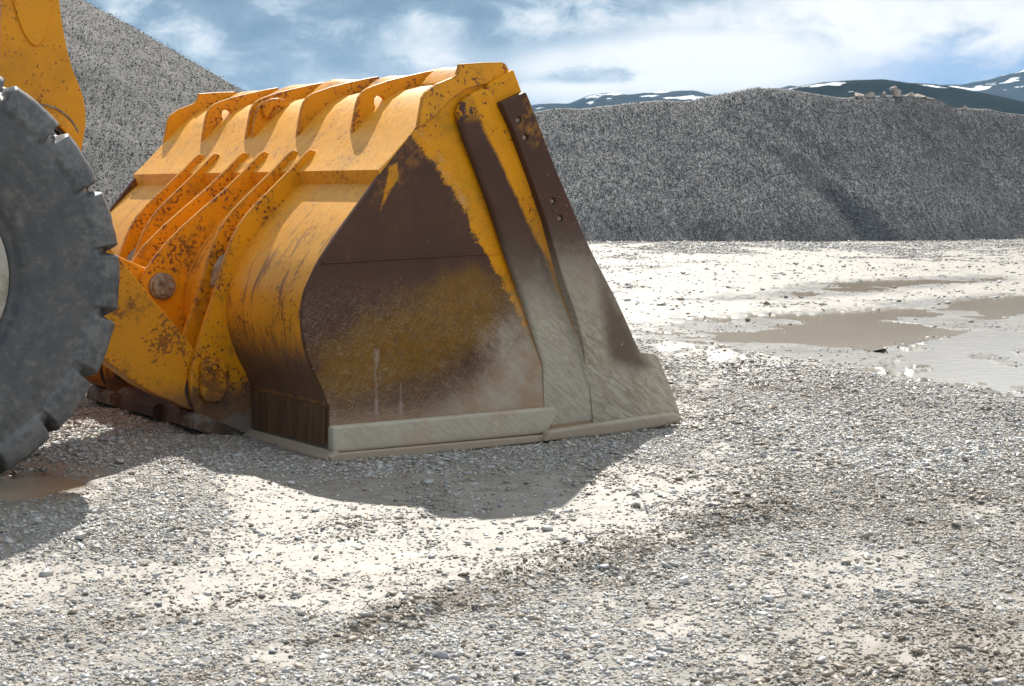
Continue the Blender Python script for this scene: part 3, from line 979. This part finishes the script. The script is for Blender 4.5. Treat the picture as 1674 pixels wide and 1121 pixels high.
def steel(g):
    p = g.obj(); n = g.noise(p, 30, 5, .6); b = g.noise(p, 6, 4)
    c = g.mix(g.step(n, .35, .65), (0.20, 0.155, 0.11), (0.34, 0.28, 0.21))
    return {'Base Color': c, 'Roughness': .55, 'Metallic': .35, 'Normal': g.bump(n, .4, .006)}


M['steel'] = material('dull_pin_steel', steel)


def grease(g):
    n = g.noise(g.obj(), 20, 4)
    return {'Base Color': g.mix(g.step(n, .4, .6), (0.03, 0.022, 0.018), (0.10, 0.06, 0.035)), 'Roughness': .4}


M['grease'] = material('greasy_dark_steel', grease)


def chaikin(pts, n=1, closed=True):
    pts = [tuple(p) for p in pts]
    for _ in range(n):
        q = []
        m = len(pts)
        rng_ = range(m) if closed else range(m - 1)
        if not closed: q.append(pts[0])
        for i in rng_:
            a, b = pts[i], pts[(i + 1) % m]
            q.append((a[0] * .75 + b[0] * .25, a[1] * .75 + b[1] * .25))
            q.append((a[0] * .25 + b[0] * .75, a[1] * .25 + b[1] * .75))
        if not closed: q.append(pts[-1])
        pts = q
    return pts


def area(pts):
    return .5 * sum(pts[i][0] * pts[(i + 1) % len(pts)][1] - pts[(i + 1) % len(pts)][0] * pts[i][1] for i in range(len(pts)))


def plate(name, outer, y0, y1, mat, parent, holes=(), bevel=.005, seg=2, smooth=True):
    """flat plate with outline in (x,z), between y0 and y1"""
    bm = bmesh.new()
    edges = []
    for loop in [outer, *holes]:
        vs = [bm.verts.new((p[0], y0, p[1])) for p in loop]
        for i in range(len(vs)):
            edges.append(bm.edges.new((vs[i], vs[(i + 1) % len(vs)])))
    bmesh.ops.triangle_fill(bm, use_beauty=True, use_dissolve=False, edges=edges)
    bmesh.ops.dissolve_limit(bm, angle_limit=.01, verts=bm.verts, edges=[e for e in bm.edges if len(e.link_faces) == 2]) if not holes else None
    r = bmesh.ops.extrude_face_region(bm, geom=bm.faces[:])
    vv = [e for e in r['geom'] if isinstance(e, bmesh.types.BMVert)]
    bmesh.ops.translate(bm, verts=vv, vec=(0, y1 - y0, 0))
    bmesh.ops.recalc_face_normals(bm, faces=bm.faces)
    me = bpy.data.meshes.new(name); bm.to_mesh(me); bm.free()
    o = link(name, me, mat, parent)
    if bevel:
        b = o.modifiers.new('bevel', 'BEVEL'); b.width = bevel; b.segments = seg; b.limit_method = 'ANGLE'; b.angle_limit = rad(50)
        b.harden_normals = False
    return o


def sweep(name, prof, y0, y1, mat, parent, thick, closed=False, ny=2, smooth=True, bulge=0):
    """open profile in (x,z) swept across y, given thickness inward"""
    p = np.array(prof)
    d = np.gradient(p, axis=0); d /= np.linalg.norm(d, axis=1, keepdims=True) + 1e-9
    nrm = np.stack([d[:, 1], -d[:, 0]], -1)                       # inward (to the right of travel)
    q = p + nrm * thick
    loop = np.concatenate([p, q[::-1]])
    ys_ = np.linspace(y0, y1, ny)
    V_ = np.array([[x, y_, z] for y_ in ys_ for x, z in loop])
    m = len(loop)
    F_ = grid_faces(ny, m, True)
    me = mesh_np(name, V_, F_)
    bm = bmesh.new(); bm.from_mesh(me)
    bm.verts.ensure_lookup_table()
    n_ = len(p)
    for base in (0, (ny - 1) * m):
        for i in range(n_ - 1):
            bm.faces.new([bm.verts[base + k] for k in (i, i + 1, m - 2 - i, m - 1 - i)])
    bmesh.ops.recalc_face_normals(bm, faces=bm.faces)
    bm.to_mesh(me); bm.free()
    o = link(name, me, mat, parent)
    if smooth:
        for f in me.polygons: f.use_smooth = True
        try:
            me.set_sharp_from_angle(angle=rad(28))
        except Exception:
            pass
    return o


def lathe_y(name, prof, cx, cz, mat, parent, n=48):
    """profile (radius, y) revolved about a y axis through (cx,cz)"""
    V_ = []
    for r, y_ in prof:
        for k in range(n):
            a = 2 * math.pi * k / n
            V_.append((cx + r * math.cos(a), y_, cz + r * math.sin(a)))
    me = mesh_np(name, np.array(V_), grid_faces(len(prof), n, True))
    bm = bmesh.new(); bm.from_mesh(me)
    bmesh.ops.remove_doubles(bm, verts=bm.verts, dist=1e-5)
    bmesh.ops.recalc_face_normals(bm, faces=bm.faces); bm.to_mesh(me); bm.free()
    o = link(name, me, mat, parent)
    for f in me.polygons: f.use_smooth = True
    me.set_sharp_from_angle(angle=rad(35))
    return o


def circ(cx, cz, r, n=20, sx=1.0, a0=0):
    return [(cx + r * sx * math.cos(a0 - 2 * math.pi * k / n), cz + r * math.sin(a0 - 2 * math.pi * k / n)) for k in range(n)]


W = 3.10
# ---- bucket shell (outer back curve, top edge; floor)
back = [(0.0, 0.03), (0.0, 0.25), (-.03, .341), (-.07, .41), (-.1, .485), (-.125, .56), (-.137, .64), (-.139, .71), (-.13, .776), (-.115, .825), (-.088, .875), (-.045, .955), (.015, 1.035), (.081, 1.115)]
bcl = chaikin(back[1:], 1, False)[1:]
bc = [back[0], back[1]] + bcl
bc += [(.150, 1.185), (.245, 1.275), (.312, 1.330), (.291, 1.398), (.36, 1.458), (.43, 1.528), (.513, 1.612), (.600, 1.705), (.684, 1.772), (.784, 1.826), (.926, 1.862), (1.045, 1.912)]
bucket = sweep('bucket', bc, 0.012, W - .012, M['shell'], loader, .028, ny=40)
floor_o = plate('floor_plate', [(0.0, -.012), (2.02, -.014), (2.02, .030), (0.0, .034)], .012, W - .012, M['lip'], bucket, bevel=.004)
# ---- straight cutting edge across the front lip
plate('cutting_edge', [(2.022, -.016), (2.25, .0), (2.255, .012), (2.22, .032), (2.022, .042)], .0, W, M['lip'], bucket, bevel=.006)

# ---- side plates
strip_top = [(.513, 1.608), (.526, 1.70), (.538, 1.757), (.557, 1.784), (.621, 1.826), (.714, 1.861), (.740, 1.878), (.752, 1.905), (.758, 1.930), (.90, 1.944), (1.012, 1.951), (1.040, 1.941), (1.056, 1.920)]
flange = [(.505, 1.600), *strip_top[1:], (1.063, 1.893), (.926, 1.838), (.80, 1.808), (.70, 1.748), (.62, 1.672)]
side_out = [(0.0, .005), (0.0, .25), *[(a - .006, b) for a, b in bcl], (.213, 1.276), (.271, 1.345), (.36, 1.444), (.513, 1.608), (.62, 1.722), (.70, 1.785), (.80, 1.84), (.926, 1.868), (1.056, 1.915),
            (1.12, 1.80), (1.146, 1.72), (1.316, 1.38), (1.521, .98), (1.70, .66), (1.87, .39), (1.95, .05), (1.95, .005)]
p2 = [(1.30, .10), (1.282, .373), (1.142, .697), (1.024, .954), (.91, 1.238), (.827, 1.417), (.761, 1.56), (.727, 1.648), (.722, 1.690), (.738, 1.730), (.775, 1.765), (.83, 1.792), (.875, 1.812), (.915, 1.806), (.945, 1.775), (1.02, 1.66), (1.20, 1.3), (1.5, .6), (1.62, .2), (1.64, .05), (1.32, .045)]
p3 = [(1.62, .06), (1.60, .24), (1.527, .45), (1.464, .585), (1.361, .817), (1.24, 1.141), (1.141, 1.363), (1.036, 1.597), (.958, 1.733), (.962, 1.742), (1.098, 1.797), (1.114, 1.795), (1.146, 1.732), (1.316, 1.385), (1.521, 1.009), (1.60, .885), (1.70, .735), (1.80, .570), (1.887, .415), (1.93, .408), (1.98, .401), (2.02, .375), (2.047, .323), (2.12, .18), (2.190, .030), (2.172, .011), (2.03, -.008), (1.85, -.018), (1.68, -.022), (1.62, -.016)]
piece = [(.917, 1.835), (1.062, 1.912), (1.075, 1.908), (1.124, 1.805), (1.10, 1.77), (.96, 1.70), (.90, 1.78)]
low = [(-.016, .030), (-.016, .160), (1.33, .150), (1.352, .106), (1.27, .012), (.6, .020)]
base = [(-.03, -.022), (-.045, .018), (.0, .030), (.7, .020), (1.27, .010), (1.9, .0), (1.9, -.026), (1.28, -.022), (.5, -.020)]
lipb = [(1.22, -.020), (1.25, .036), (1.6, .050), (1.95, .062), (2.12, .066), (2.188, .034), (2.172, .010), (2.03, -.010), (1.68, -.024)]


def bake(o):
    """replace the mesh by its bevelled result"""
    me = bpy.data.meshes.new_from_object(o.evaluated_get(bpy.context.evaluated_depsgraph_get()))
    me.name = o.data.name
    o.modifiers.clear(); o.data = me


def taper(o, far, front=False):
    """let the raised plates run out flush towards the foot"""
    bake(o)
    for v in o.data.vertices:
        t = min(max((v.co.z - .26) / .40, 0), 1); t = t * t * (3 - 2 * t)
        lo = .07
        if front:
            k = min(max((v.co.x - 1.62) / .30, 0), 1)
            lo = .14 + .86 * k * k * (3 - 2 * k)
        f = lo + (1 - lo) * t
        v.co.y = W + (v.co.y - W) * f if far else v.co.y * f


def dense(pts, step=.06):
    r = []
    for i in range(len(pts)):
        a, b = pts[i], pts[(i + 1) % len(pts)]
        n = max(1, int(math.hypot(b[0] - a[0], b[1] - a[1]) / step))
        r += [(a[0] + (b[0] - a[0]) * k / n, a[1] + (b[1] - a[1]) * k / n) for k in range(n)]
    return r


def side(far):
    def Y(a, b):
        return (W - b, W - a) if far else (a, b)
    s = plate('side_plate', side_out, *Y(0.0, .03), M['side'], bucket, bevel=.004)
    plate('top_flange', chaikin(flange, 0), *Y(-.012, .016), M['hinge'], bucket, bevel=.004)
    sp_ = plate('step_plate', dense(p2), *Y(-.05, -.001), M['panel2'], bucket, bevel=.022, seg=3)
    taper(sp_, far)
    q = plate('side_cutter', dense(p3), *Y(-.092, -.002), M['panel3'], bucket, holes=[circ(*c, .017) for c in ((1.065, 1.655), (1.107, 1.566), (1.285, 1.24), (1.333, 1.15))], bevel=.016, seg=3)
    taper(q, far, True)
    for c in ((1.065, 1.655), (1.107, 1.566), (1.285, 1.24), (1.333, 1.15)):
        yy = [-.078, -.082, -.080, -.072]
        if far: yy = [W - t for t in yy]
        lathe_y('bolt', [(.0001, yy[1]), (.010, yy[1]), (.0135, yy[2]), (.0165, yy[3])], c[0], c[1], M['steel'], q, 16)
    plate('corner_gusset', piece, *Y(-.035, -.0005), M['piece'], bucket, bevel=.006)
    plate('wear_strip', low, *Y(-.055, -.001), M['lip'], bucket, bevel=.014, seg=3)
    plate('base_edge', base, *Y(-.075, .02), M['lip'], bucket, bevel=.008, seg=3)
    plate('lip_bead', lipb, *Y(-.112, -.05), M['lip'], bucket, bevel=.024, seg=4)
    # weld seams on the side plate
    for pts in ([(-.03, .949), (.3, .958), (.7, .968), (1.02, .972)], ):
        cu = bpy.data.curves.new('weld_seam', 'CURVE'); cu.dimensions = '3D'; cu.bevel_depth = .006; cu.bevel_resolution = 2
        sp = cu.splines.new('POLY'); N = 60; sp.points.add(N - 1)
        P_ = np.array(pts); tt = np.linspace(0, len(pts) - 1, N)
        for i, t_ in enumerate(tt):
            xx = np.interp(t_, range(len(pts)), P_[:, 0]); zz = np.interp(t_, range(len(pts)), P_[:, 1]) + random.uniform(-.002, .002)
            sp.points[i].co = (xx, (W + .001) if far else -.001, zz, 1)
        o = bpy.data.objects.new('tmp', cu); COL.objects.link(o)
        me = bpy.data.meshes.new_from_object(o.evaluated_get(bpy.context.evaluated_depsgraph_get()))
        bpy.data.objects.remove(o)
        link('weld_seam', me, M['side'], bucket, smooth=True)


side(False)
side(True)

# ---- heel wear plates on the back foot
for y0 in (.02, 2.27):
    plate('heel_plate', [(-.012, .052), (-.012, .245), (-.001, .250), (-.001, .048)], y0 + .02, y0 + .80 - .0, M['edge'], bucket, bevel=.003)
plate('heel_bar', [(-.055, -.018), (-.055, .008), (-.012, .038), (.012, .038), (.012, -.018)], -.06, W + .06, M['lip'], bucket, bevel=.006)

# ---- upper lugs: plates that run from the step up to the spill guard
lug_out = [(.494, 1.573), (.503, 1.636), (.516, 1.70), (.528, 1.752), (.543, 1.790), (.566, 1.818), (.595, 1.836), (.63, 1.850), (.72, 1.880), (.82, 1.905), (.95, 1.935), (1.020, 1.948), (1.036, 1.938), (1.040, 1.915), (1.03, 1.885), (.93, 1.845), (.79, 1.81), (.69, 1.755), (.61, 1.69), (.52, 1.600)]
hole = [(.632, 1.757), (.634, 1.782), (.648, 1.797), (.668, 1.799), (.688, 1.789), (.702, 1.772), (.708, 1.750), (.700, 1.728), (.681, 1.710), (.662, 1.712), (.645, 1.728)]
for y_, hl in ((.62, True), (1.23, False), (1.87, False), (2.48, True)):
    plate('upper_lug', lug_out, y_, y_ + .03, M['lug'], bucket, holes=[hole] if hl else [], bevel=.004)
hook = [(.575, 1.815), (.61, 1.832), (.66, 1.838), (.703, 1.832), (.75, 1.79), (.795, 1.745), (.70, 1.655), (.600, 1.552), (.592, 1.56), (.584, 1.665), (.645, 1.702), (.690, 1.728), (.700, 1.752), (.688, 1.778), (.660, 1.792), (.630, 1.785), (.606, 1.745), (.586, 1.722), (.570, 1.730), (.562, 1.760), (.564, 1.795)]
plate('lifting_hook', hook, 1.77, 1.795, M['lug'], bucket, bevel=.005)
# small gusset beside the hook
plate('upper_lug', [(.50, 1.58), (.512, 1.68), (.54, 1.78), (.575, 1.815), (.66, 1.80), (.60, 1.70), (.545, 1.62)], 1.80, 1.825, M['lug'], bucket, bevel=.004)

# ---- spill guard along the top, edge slightly dented
gx = np.linspace(.03, W - .03, 90)
sg_prof = [(.872, 1.838), (.905, 1.868), (.95, 1.902), (1.00, 1.930), (1.045, 1.948)]
Vg = []
for y_ in gx:
    wav = .010 * math.sin(y_ * 4.1) + .006 * math.sin(y_ * 11.3 + 1) + (fbm(np.array([y_ * 6.]), np.array([.5]), 90, 3)[0] - .5) * .016
    for k, (a, b) in enumerate(sg_prof): Vg.append((a, y_, b + wav * (k / 4)))
    for k, (a, b) in enumerate(sg_prof[::-1]): Vg.append((a + .022, y_, b - .006 + wav * ((4 - k) / 4)))
me = mesh_np('spill_guard', np.array(Vg), grid_faces(len(gx), 10, True))
bm = bmesh.new(); bm.from_mesh(me); bmesh.ops.recalc_face_normals(bm, faces=bm.faces); bm.to_mesh(me); bm.free()
link('spill_guard', me, M['lug'], bucket)

# ---- hinge plates on the lower back
top = [(.424, 1.493), (.400, 1.507), (.374, 1.516), (.350, 1.498), (.271, 1.423), (.137, 1.305)]
hA = top + [(.035, 1.215), (-.001, 1.178), (-.030, 1.145), (-.058, 1.106), (-.094, 1.045), (-.156, .897), (-.203, .757), (-.264, .60), (-.300, .50), (-.329, .420), (-.345, .350), (-.347, .28), (-.340, .221), (-.318, .152), (-.27, .118), (-.101, .040), (-.06, .022), (.10, .018), (.02, .25), (-.02, .36), (-.09, .52), (-.12, .64), (-.12, .76), (-.07, .87), (.02, 1.02), (.17, 1.19), (.33, 1.33), (.33, 1.39)]
hC = top + [(.00, 1.20), (-.12, 1.105), (-.24, .995), (-.299, .925), (-.345, .865), (-.376, .815), (-.392, .760), (-.385, .70), (-.35, .62), (-.30, .52), (-.25, .40), (-.20, .25), (-.17, .12), (-.06, .022), (.10, .018), (.02, .25), (-.02, .36), (-.09, .52), (-.12, .64), (-.12, .76), (-.07, .87), (.02, 1.02), (.17, 1.19), (.33, 1.33), (.33, 1.39)]
for y_, pr in ((.85, hA), (1.05, hA), (1.40, hC), (1.65, hC), (2.03, hA), (2.25, hA)):
    plate('hinge_plate', pr, y_, y_ + .032, M['hinge'], bucket, bevel=.006)
# stop blocks between the paired plates
for y_ in (.885, 2.065):
    plate('stop_block', [(-.02, 1.0), (-.10, .95), (-.135, .90), (-.16, .80), (-.12, .76), (-.08, .87), (-.02, .96)], y_, y_ + .12, M['steel'], bucket, bevel=.012, seg=3)
# cross webs between the plates
for y0, y1 in ((.884, 1.05), (1.434, 1.65), (2.064, 2.25)):
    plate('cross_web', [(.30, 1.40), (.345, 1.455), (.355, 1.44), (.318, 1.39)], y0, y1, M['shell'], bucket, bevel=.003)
# toe shoes under the hinge plates
for y_, yw in ((.80, .36), (1.34, .40), (1.95, .36)):
    plate('toe_shoe', [(-.352, .075), (-.345, .128), (-.315, .152), (-.09, .044), (-.080, .004), (-.16, -.005)], y_, y_ + yw, M['heel'], bucket, bevel=.004)
plate('heel_plate', [(-.30, .05), (-.29, .13), (-.24, .16), (-.03, .16), (-.005, .2), (.0, .03), (.0, -.015), (-.12, -.015)], .90, 2.28, M['heel'], bucket, bevel=.004)

# ---- pins
def pin(cx, cz, y0, y1, r, par, name='hinge_pin'):
    return lathe_y(name, [(.0001, y0), (r * .92, y0), (r, y0 + .006), (r, y1 - .006), (r * .92, y1), (.0001, y1)], cx, cz, M['grease'], par, 32)


pin(-.236, .262, .83, 1.11, .055, bucket)
pin(-.236, .262, 2.01, 2.31, .055, bucket)
pin(-.258, .778, 1.36, 1.71, .045, bucket)
# keeper plate and pin head on the near hinge
for yk in (.806, 2.296):
    kp = [(-.299, .40), (-.299, .300), (-.299, .245), (-.279, .213), (-.235, .203), (-.193, .210), (-.165, .245), (-.156, .30), (-.152, .40), (-.170, .425), (-.28, .432)]
    o = plate('pin_keeper', kp, yk, yk + .036, M['rib'], bucket, bevel=.007, seg=3)
    yf = yk - .002
    lathe_y('bolt', [(.0001, yf - .016), (.014, yf - .016), (.017, yf - .010), (.018, yf - .002), (.020, yf - .001), (.021, yf - .008), (.032, yf - .006), (.036, yf + .006)], -.234, .385, M['hinge'], o, 24)
# round cap of the middle pin with three raised bolts
cap = lathe_y('pin_cap', [(.0001, 1.352), (.008, 1.352), (.0105, 1.348), (.048, 1.346), (.062, 1.350), (.066, 1.358), (.066, 1.372), (.074, 1.375), (.074, 1.401)], -.258, .778, M['steel'], bucket, 48)
for a in (30, 150, 270):
    cx, cz = -.258 + .034 * math.cos(rad(a + 90)), .778 + .034 * math.sin(rad(a + 90))
    lathe_y('bolt', [(.0001, 1.326), (.011, 1.326), (.0155, 1.332), (.0155, 1.348)], cx, cz, M['steel'], cap, 12)
lathe_y('pin_cap', [(.0001, 1.700), (.062, 1.700), (.066, 1.694), (.066, 1.683)], -.258, .778, M['steel'], bucket, 40)

# ---- lift arms
arm_out = [(-.225, .405), (-.262, .440), (-.295, .478), (-.518, .741), (-.696, .961), (-.85, 1.13), (-1.15, 1.36), (-1.6, 1.62), (-2.3, 1.95), (-3.2, 2.25), (-3.2, 1.85), (-2.4, 1.5), (-1.75, 1.12), (-1.3, .82), (-1.0, .60), (-.848, .494), (-.764, .431), (-.601, .305), (-.50, .245), (-.413, .205), (-.34, .165), (-.28, .145), (-.205, .155), (-.145, .20), (-.128, .262), (-.145, .33), (-.18, .375)]
for y0, y1 in ((.892, 1.042), (2.07, 2.24)):
    arm = plate('lift_arm', arm_out, y0, y1, M['lug'], loader, bevel=.008)
    lathe_y('arm_boss', [(.072, y0 + .004), (.075, y0 - .004), (.108, y0 - .004), (.122, y0 - .001), (.126, y0 + .01)], -.236, .262, M['grease'], arm, 40)

# ---- tilt link from the bell crank to the middle pin
link_out = [(-.258, .865), (-.20, .84), (-.175, .778), (-.20, .72), (-.258, .695), (-.34, .71), (-.60, .84), (-1.02, 1.02), (-1.10, 1.08), (-1.12, 1.16), (-1.06, 1.22), (-.98, 1.21), (-.56, .985), (-.34, .885)]
plate('tilt_link', link_out, 1.45, 1.635, M['arm'], loader, bevel=.012, seg=3)

# ---- bell crank with its bored boss, seen above the tyre
cr_r = [(-.889, 2.60), (-.894, 2.239), (-.886, 2.16), (-.876, 2.09), (-.860, 2.0), (-.837, 1.911), (-.816, 1.855), (-.796, 1.806), (-.780, 1.755), (-.773, 1.700), (-.773, 1.638), (-.782, 1.580), (-.800, 1.491), (-.86, 1.40), (-.95, 1.28), (-1.06, 1.08), (-1.16, 1.06), (-1.24, 1.14), (-1.215, 1.40), (-1.20, 1.851), (-1.192, 2.043), (-1.180, 2.22), (-1.17, 2.60)]
bore = circ(-.965, 1.530, .095, 28)
crank = plate('bell_crank', cr_r, 1.10, 1.135, M['arm'], loader, holes=[bore], bevel=.005)
rp = [(.095, 1.14), (.095, 1.084), (.099, 1.080), (.142, 1.080), (.150, 1.084), (.154, 1.102)]
lathe_y('bearing_boss', rp, -.965, 1.530, M['arm'], crank, 48)
lathe_y('bushing', [(.095, 1.10), (.078, 1.098), (.076, 1.125), (.0001, 1.13)], -.965, 1.530, M['grease'], crank, 32)
doub = [(-1.135, 2.60), (-1.131, 2.223), (-1.112, 2.15), (-1.085, 2.075), (-1.055, 2.025), (-1.028, 2.005), (-1.005, 2.01), (-.980, 2.045), (-.955, 2.12), (-.935, 2.237), (-.93, 2.60)]
plate('doubler_plate', doub, 1.088, 1.0995, M['arm'], crank, bevel=.008, seg=3)
arc = [(-1.01 + .21 * math.cos(a), 1.52 + .205 * math.sin(a)) for a in np.linspace(rad(100), rad(20), 14)]
arc2 = [(-1.01 + .202 * math.cos(a), 1.52 + .197 * math.sin(a)) for a in np.linspace(rad(20), rad(100), 14)]
plate('weld_seam', arc + arc2, 1.093, 1.0995, M['steel'], crank, bevel=0)
plate('bell_crank', cr_r, 1.72, 1.755, M['arm'], loader, holes=[circ(-.965, 1.530, .095, 28)], bevel=.005)


# ---- front tyres
def rubber(g):
    p = g.obj(); x, y_, z = g.sep(p)
    n = g.noise(p, 5, 5, .6, .6); f = g.noise(p, 26, 5, .65); s = g.noise(g.mapv(p, scale=(1, 1, 3.0), rot=(0, rad(30), 0)), 34, 4, .7, 1.2)
    r_ = g.m('SQRT', (x + 1.98) * (x + 1.98) + (z - .93) * (z - .93))
    c = g.mix(g.step(n, .38, .62), (0.058, 0.061, 0.066), (0.082, 0.086, 0.092))
    brown = g.step(n + (f - .5) * .7, .46, .66) * g.step(r_, .84, .76)
    c = g.mix(brown * .6, c, (0.066, 0.057, 0.042))
    dust = g.step(f + (n - .5) * .6 + (g.step(r_, .76, .86) - .5) * .12, .40, .75)
    c = g.mix(dust * .6, c, (0.20, 0.198, 0.19))
    c = g.mix(g.step(s, .64, .70) * .55, c, (0.30, 0.30, 0.29))
    chip = g.step(g.noise(p, 17, 3, .5), .60, .63) * g.step(n, .4, .55)
    c = g.mix(chip * .35, c, (0.03, 0.03, 0.027))
    ro = .46 + (f - .5) * .35
    return {'Base Color': c, 'Roughness': ro, 'Normal': g.bump(n * .4 + f * .25 + s * .10, .35, .014), 'Specular IOR Level': .55}


M['rubber'] = material('worn_dusty_rubber', rubber)


def rim_paint(g):
    n = g.noise(g.obj(), 9, 5, .6)
    return {'Base Color': g.mix(g.step(n, .45, .65), (0.42, 0.40, 0.34), (0.28, 0.24, 0.18)), 'Roughness': .6}


M['rim'] = material('dusty_rim', rim_paint)


def tyre(yo, sgn):
    cx, cz = -1.97, .935
    prof = [(.425, .20), (.43, .125), (.445, .105), (.475, .095), (.50, .070), (.56, .050), (.64, .036), (.72, .030), (.765, .031), (.785, .034), (.792, .040), (.80, .040), (.81, .036), (.84, .038), (.87, .046), (.895, .056), (.912, .068), (.925, .085), (.934, .11), (.938, .15), (.941, .20), (.943, .26), (.943, .33)]
    # refine
    P_ = np.array(prof) * np.array([1.026, 1.0]); d = np.concatenate([[0], np.cumsum(np.linalg.norm(np.diff(P_, axis=0), axis=1))])
    s = np.linspace(0, d[-1], 90)
    r1 = np.interp(s, d, P_[:, 0]); y1 = np.interp(s, d, P_[:, 1])
    r = np.concatenate([r1, r1[::-1]]); y_ = np.concatenate([y1, .66 - y1[::-1]])
    half = np.concatenate([np.zeros(90), np.ones(90)])
    n = 900
    th = np.linspace(0, 2 * np.pi, n, endpoint=False)
    TH, RR = np.meshgrid(th, r, indexing='ij'); YY_ = np.repeat(y_[None], n, 0); HF = np.repeat(half[None], n, 0)
    yin = np.minimum(YY_, .66 - YY_)                     # distance from the nearer sidewall
    N = 20
    ph = (TH * N / (2 * np.pi) + .14 + .5 * HF + (yin - .05) * .6) % 1.0
    jit = vnoise(np.floor(TH * N / (2 * np.pi) + .14) * 3.7, HF * 5.1, 95) * .05
    w_ = .105 + jit * .6 - np.clip(yin - .05, 0, .3) * .15
    q = np.abs(ph - .5)
    # asymmetric scoop: sharp on one flank, sweeping on the other
    gro = np.where(ph > .5, sstep(-(q), -w_ * .62, -w_ * .30), sstep(-(q), -w_ * 1.15, -w_ * .25))
    fr = sstep(RR, .815, .90)
    depth = gro * fr * sstep(-yin, -.30, -.20)
    RR2 = RR - depth * .048 * sstep(RR, .86, .95)
    YS = yin + gro * sstep(RR, .82, .92) * sstep(-yin, -.30, -.20) * .055
    blk = sstep(RR, .80, .825) * (1 - gro * .9) * sstep(-yin, -.10, -.06)
    YS = YS - blk * .012
    YS = YS - .004 * np.exp(-((RR - .60) / .006) ** 2) - .005 * np.exp(-((RR - .535) / .008) ** 2) + .004 * np.exp(-((RR - .70) / .004) ** 2)
    wear = (fbm(TH * 22, RR * 20 + HF * 9, 97, 5, .6) - .5) * .012
    RR2 = RR2 + wear * sstep(RR, .86, .93)
    YF = np.where(HF > .5, .66 - YS, YS)
    V_ = np.stack([cx + RR2 * np.cos(TH), yo + YF, cz + RR2 * np.sin(TH)], -1).reshape(-1, 3)
    m = len(r)
    i = np.arange(n)[:, None]; j = np.arange(m - 1)[None, :]; i2 = (i + 1) % n
    F_ = np.stack([i * m + j, i * m + j + 1, i2 * m + j + 1, i2 * m + j], -1).reshape(-1, 4)
    me = mesh_np('tyre', V_, F_)
    t = link('tyre', me, M['rubber'], loader, smooth=True)
    rp_ = [(.20, .20), (.22, .17), (.34, .17), (.37, .14), (.385, .10), (.405, .075), (.435, .070), (.447, .078), (.449, .090), (.43, .11), (.42, .2), (.42, .46), (.43, .55), (.447, .59), (.435, .60), (.40, .57), (.36, .40), (.2, .40)]
    if sgn < 0: rp_ = [(a, .66 - b) for a, b in rp_]
    rm = lathe_y('rim', [(a, yo + b) for a, b in rp_], cx, cz, M['rim'], t, 64)
    hb = [(.0001, .10), (.11, .10), (.13, .12), (.14, .16), (.20, .175), (.21, .2)]
    if sgn < 0: hb = [(a, .66 - b) for a, b in hb]
    lathe_y('hub', [(a, yo + b) for a, b in hb], cx, cz, M['arm'], t, 40)
    for k in range(12):
        a = 2 * math.pi * k / 12
        y0 = yo + (.150 if sgn > 0 else .66 - .150)
        dy = .022 * sgn
        lathe_y('wheel_nut', [(.0001, y0), (.014, y0), (.017, y0 + dy * .3), (.017, y0 + dy)], cx + .28 * math.cos(a), cz + .28 * math.sin(a), M['steel'], t, 6)


tyre(.0, 1)
tyre(2.41, -1)
lathe_y('axle', [(.0001, .42), (.11, .42), (.13, .7), (.20, 1.2), (.26, 1.4), (.26, 1.7), (.20, 1.9), (.13, 2.4), (.11, 2.7), (.0001, 2.7)], -1.98, .925, M['arm'], loader, 32)
# front frame box between the arms
plate('front_frame', [(-1.45, .75), (-1.45, 1.15), (-1.75, 1.55), (-3.2, 1.6), (-3.2, .62), (-1.7, .62)], 1.15, 1.95, M['arm'], loader, bevel=.02)


# ------------------------------------------------------------------ air
def haze_box():
    me = bpy.data.meshes.new('haze')
    bm = bmesh.new()
    bmesh.ops.create_cube(bm, size=1)
    bm.to_mesh(me); bm.free()
    o = bpy.data.objects.new('haze', me); COL.objects.link(o)
    zt, zb = 400, -6
    me.transform(Matrix.Translation((0, 0, (zt + zb) / 2)) @ Matrix.Diagonal((15600, 15600, zt - zb, 1)))
    m = bpy.data.materials.new('haze_air'); m.use_nodes = True
    t = m.node_tree; t.nodes.clear()
    ou = t.nodes.new('ShaderNodeOutputMaterial'); v = t.nodes.new('ShaderNodeVolumePrincipled')
    v.inputs['Color'].default_value = (0.45, 0.70, 1.0, 1)
    v.inputs['Density'].default_value = HAZE
    v.inputs['Anisotropy'].default_value = 0.2
    t.links.new(v.outputs[0], ou.inputs['Volume'])
    me.materials.append(m)
    tag(o, kind='stuff')


HAZE = 0.00006
haze_box()
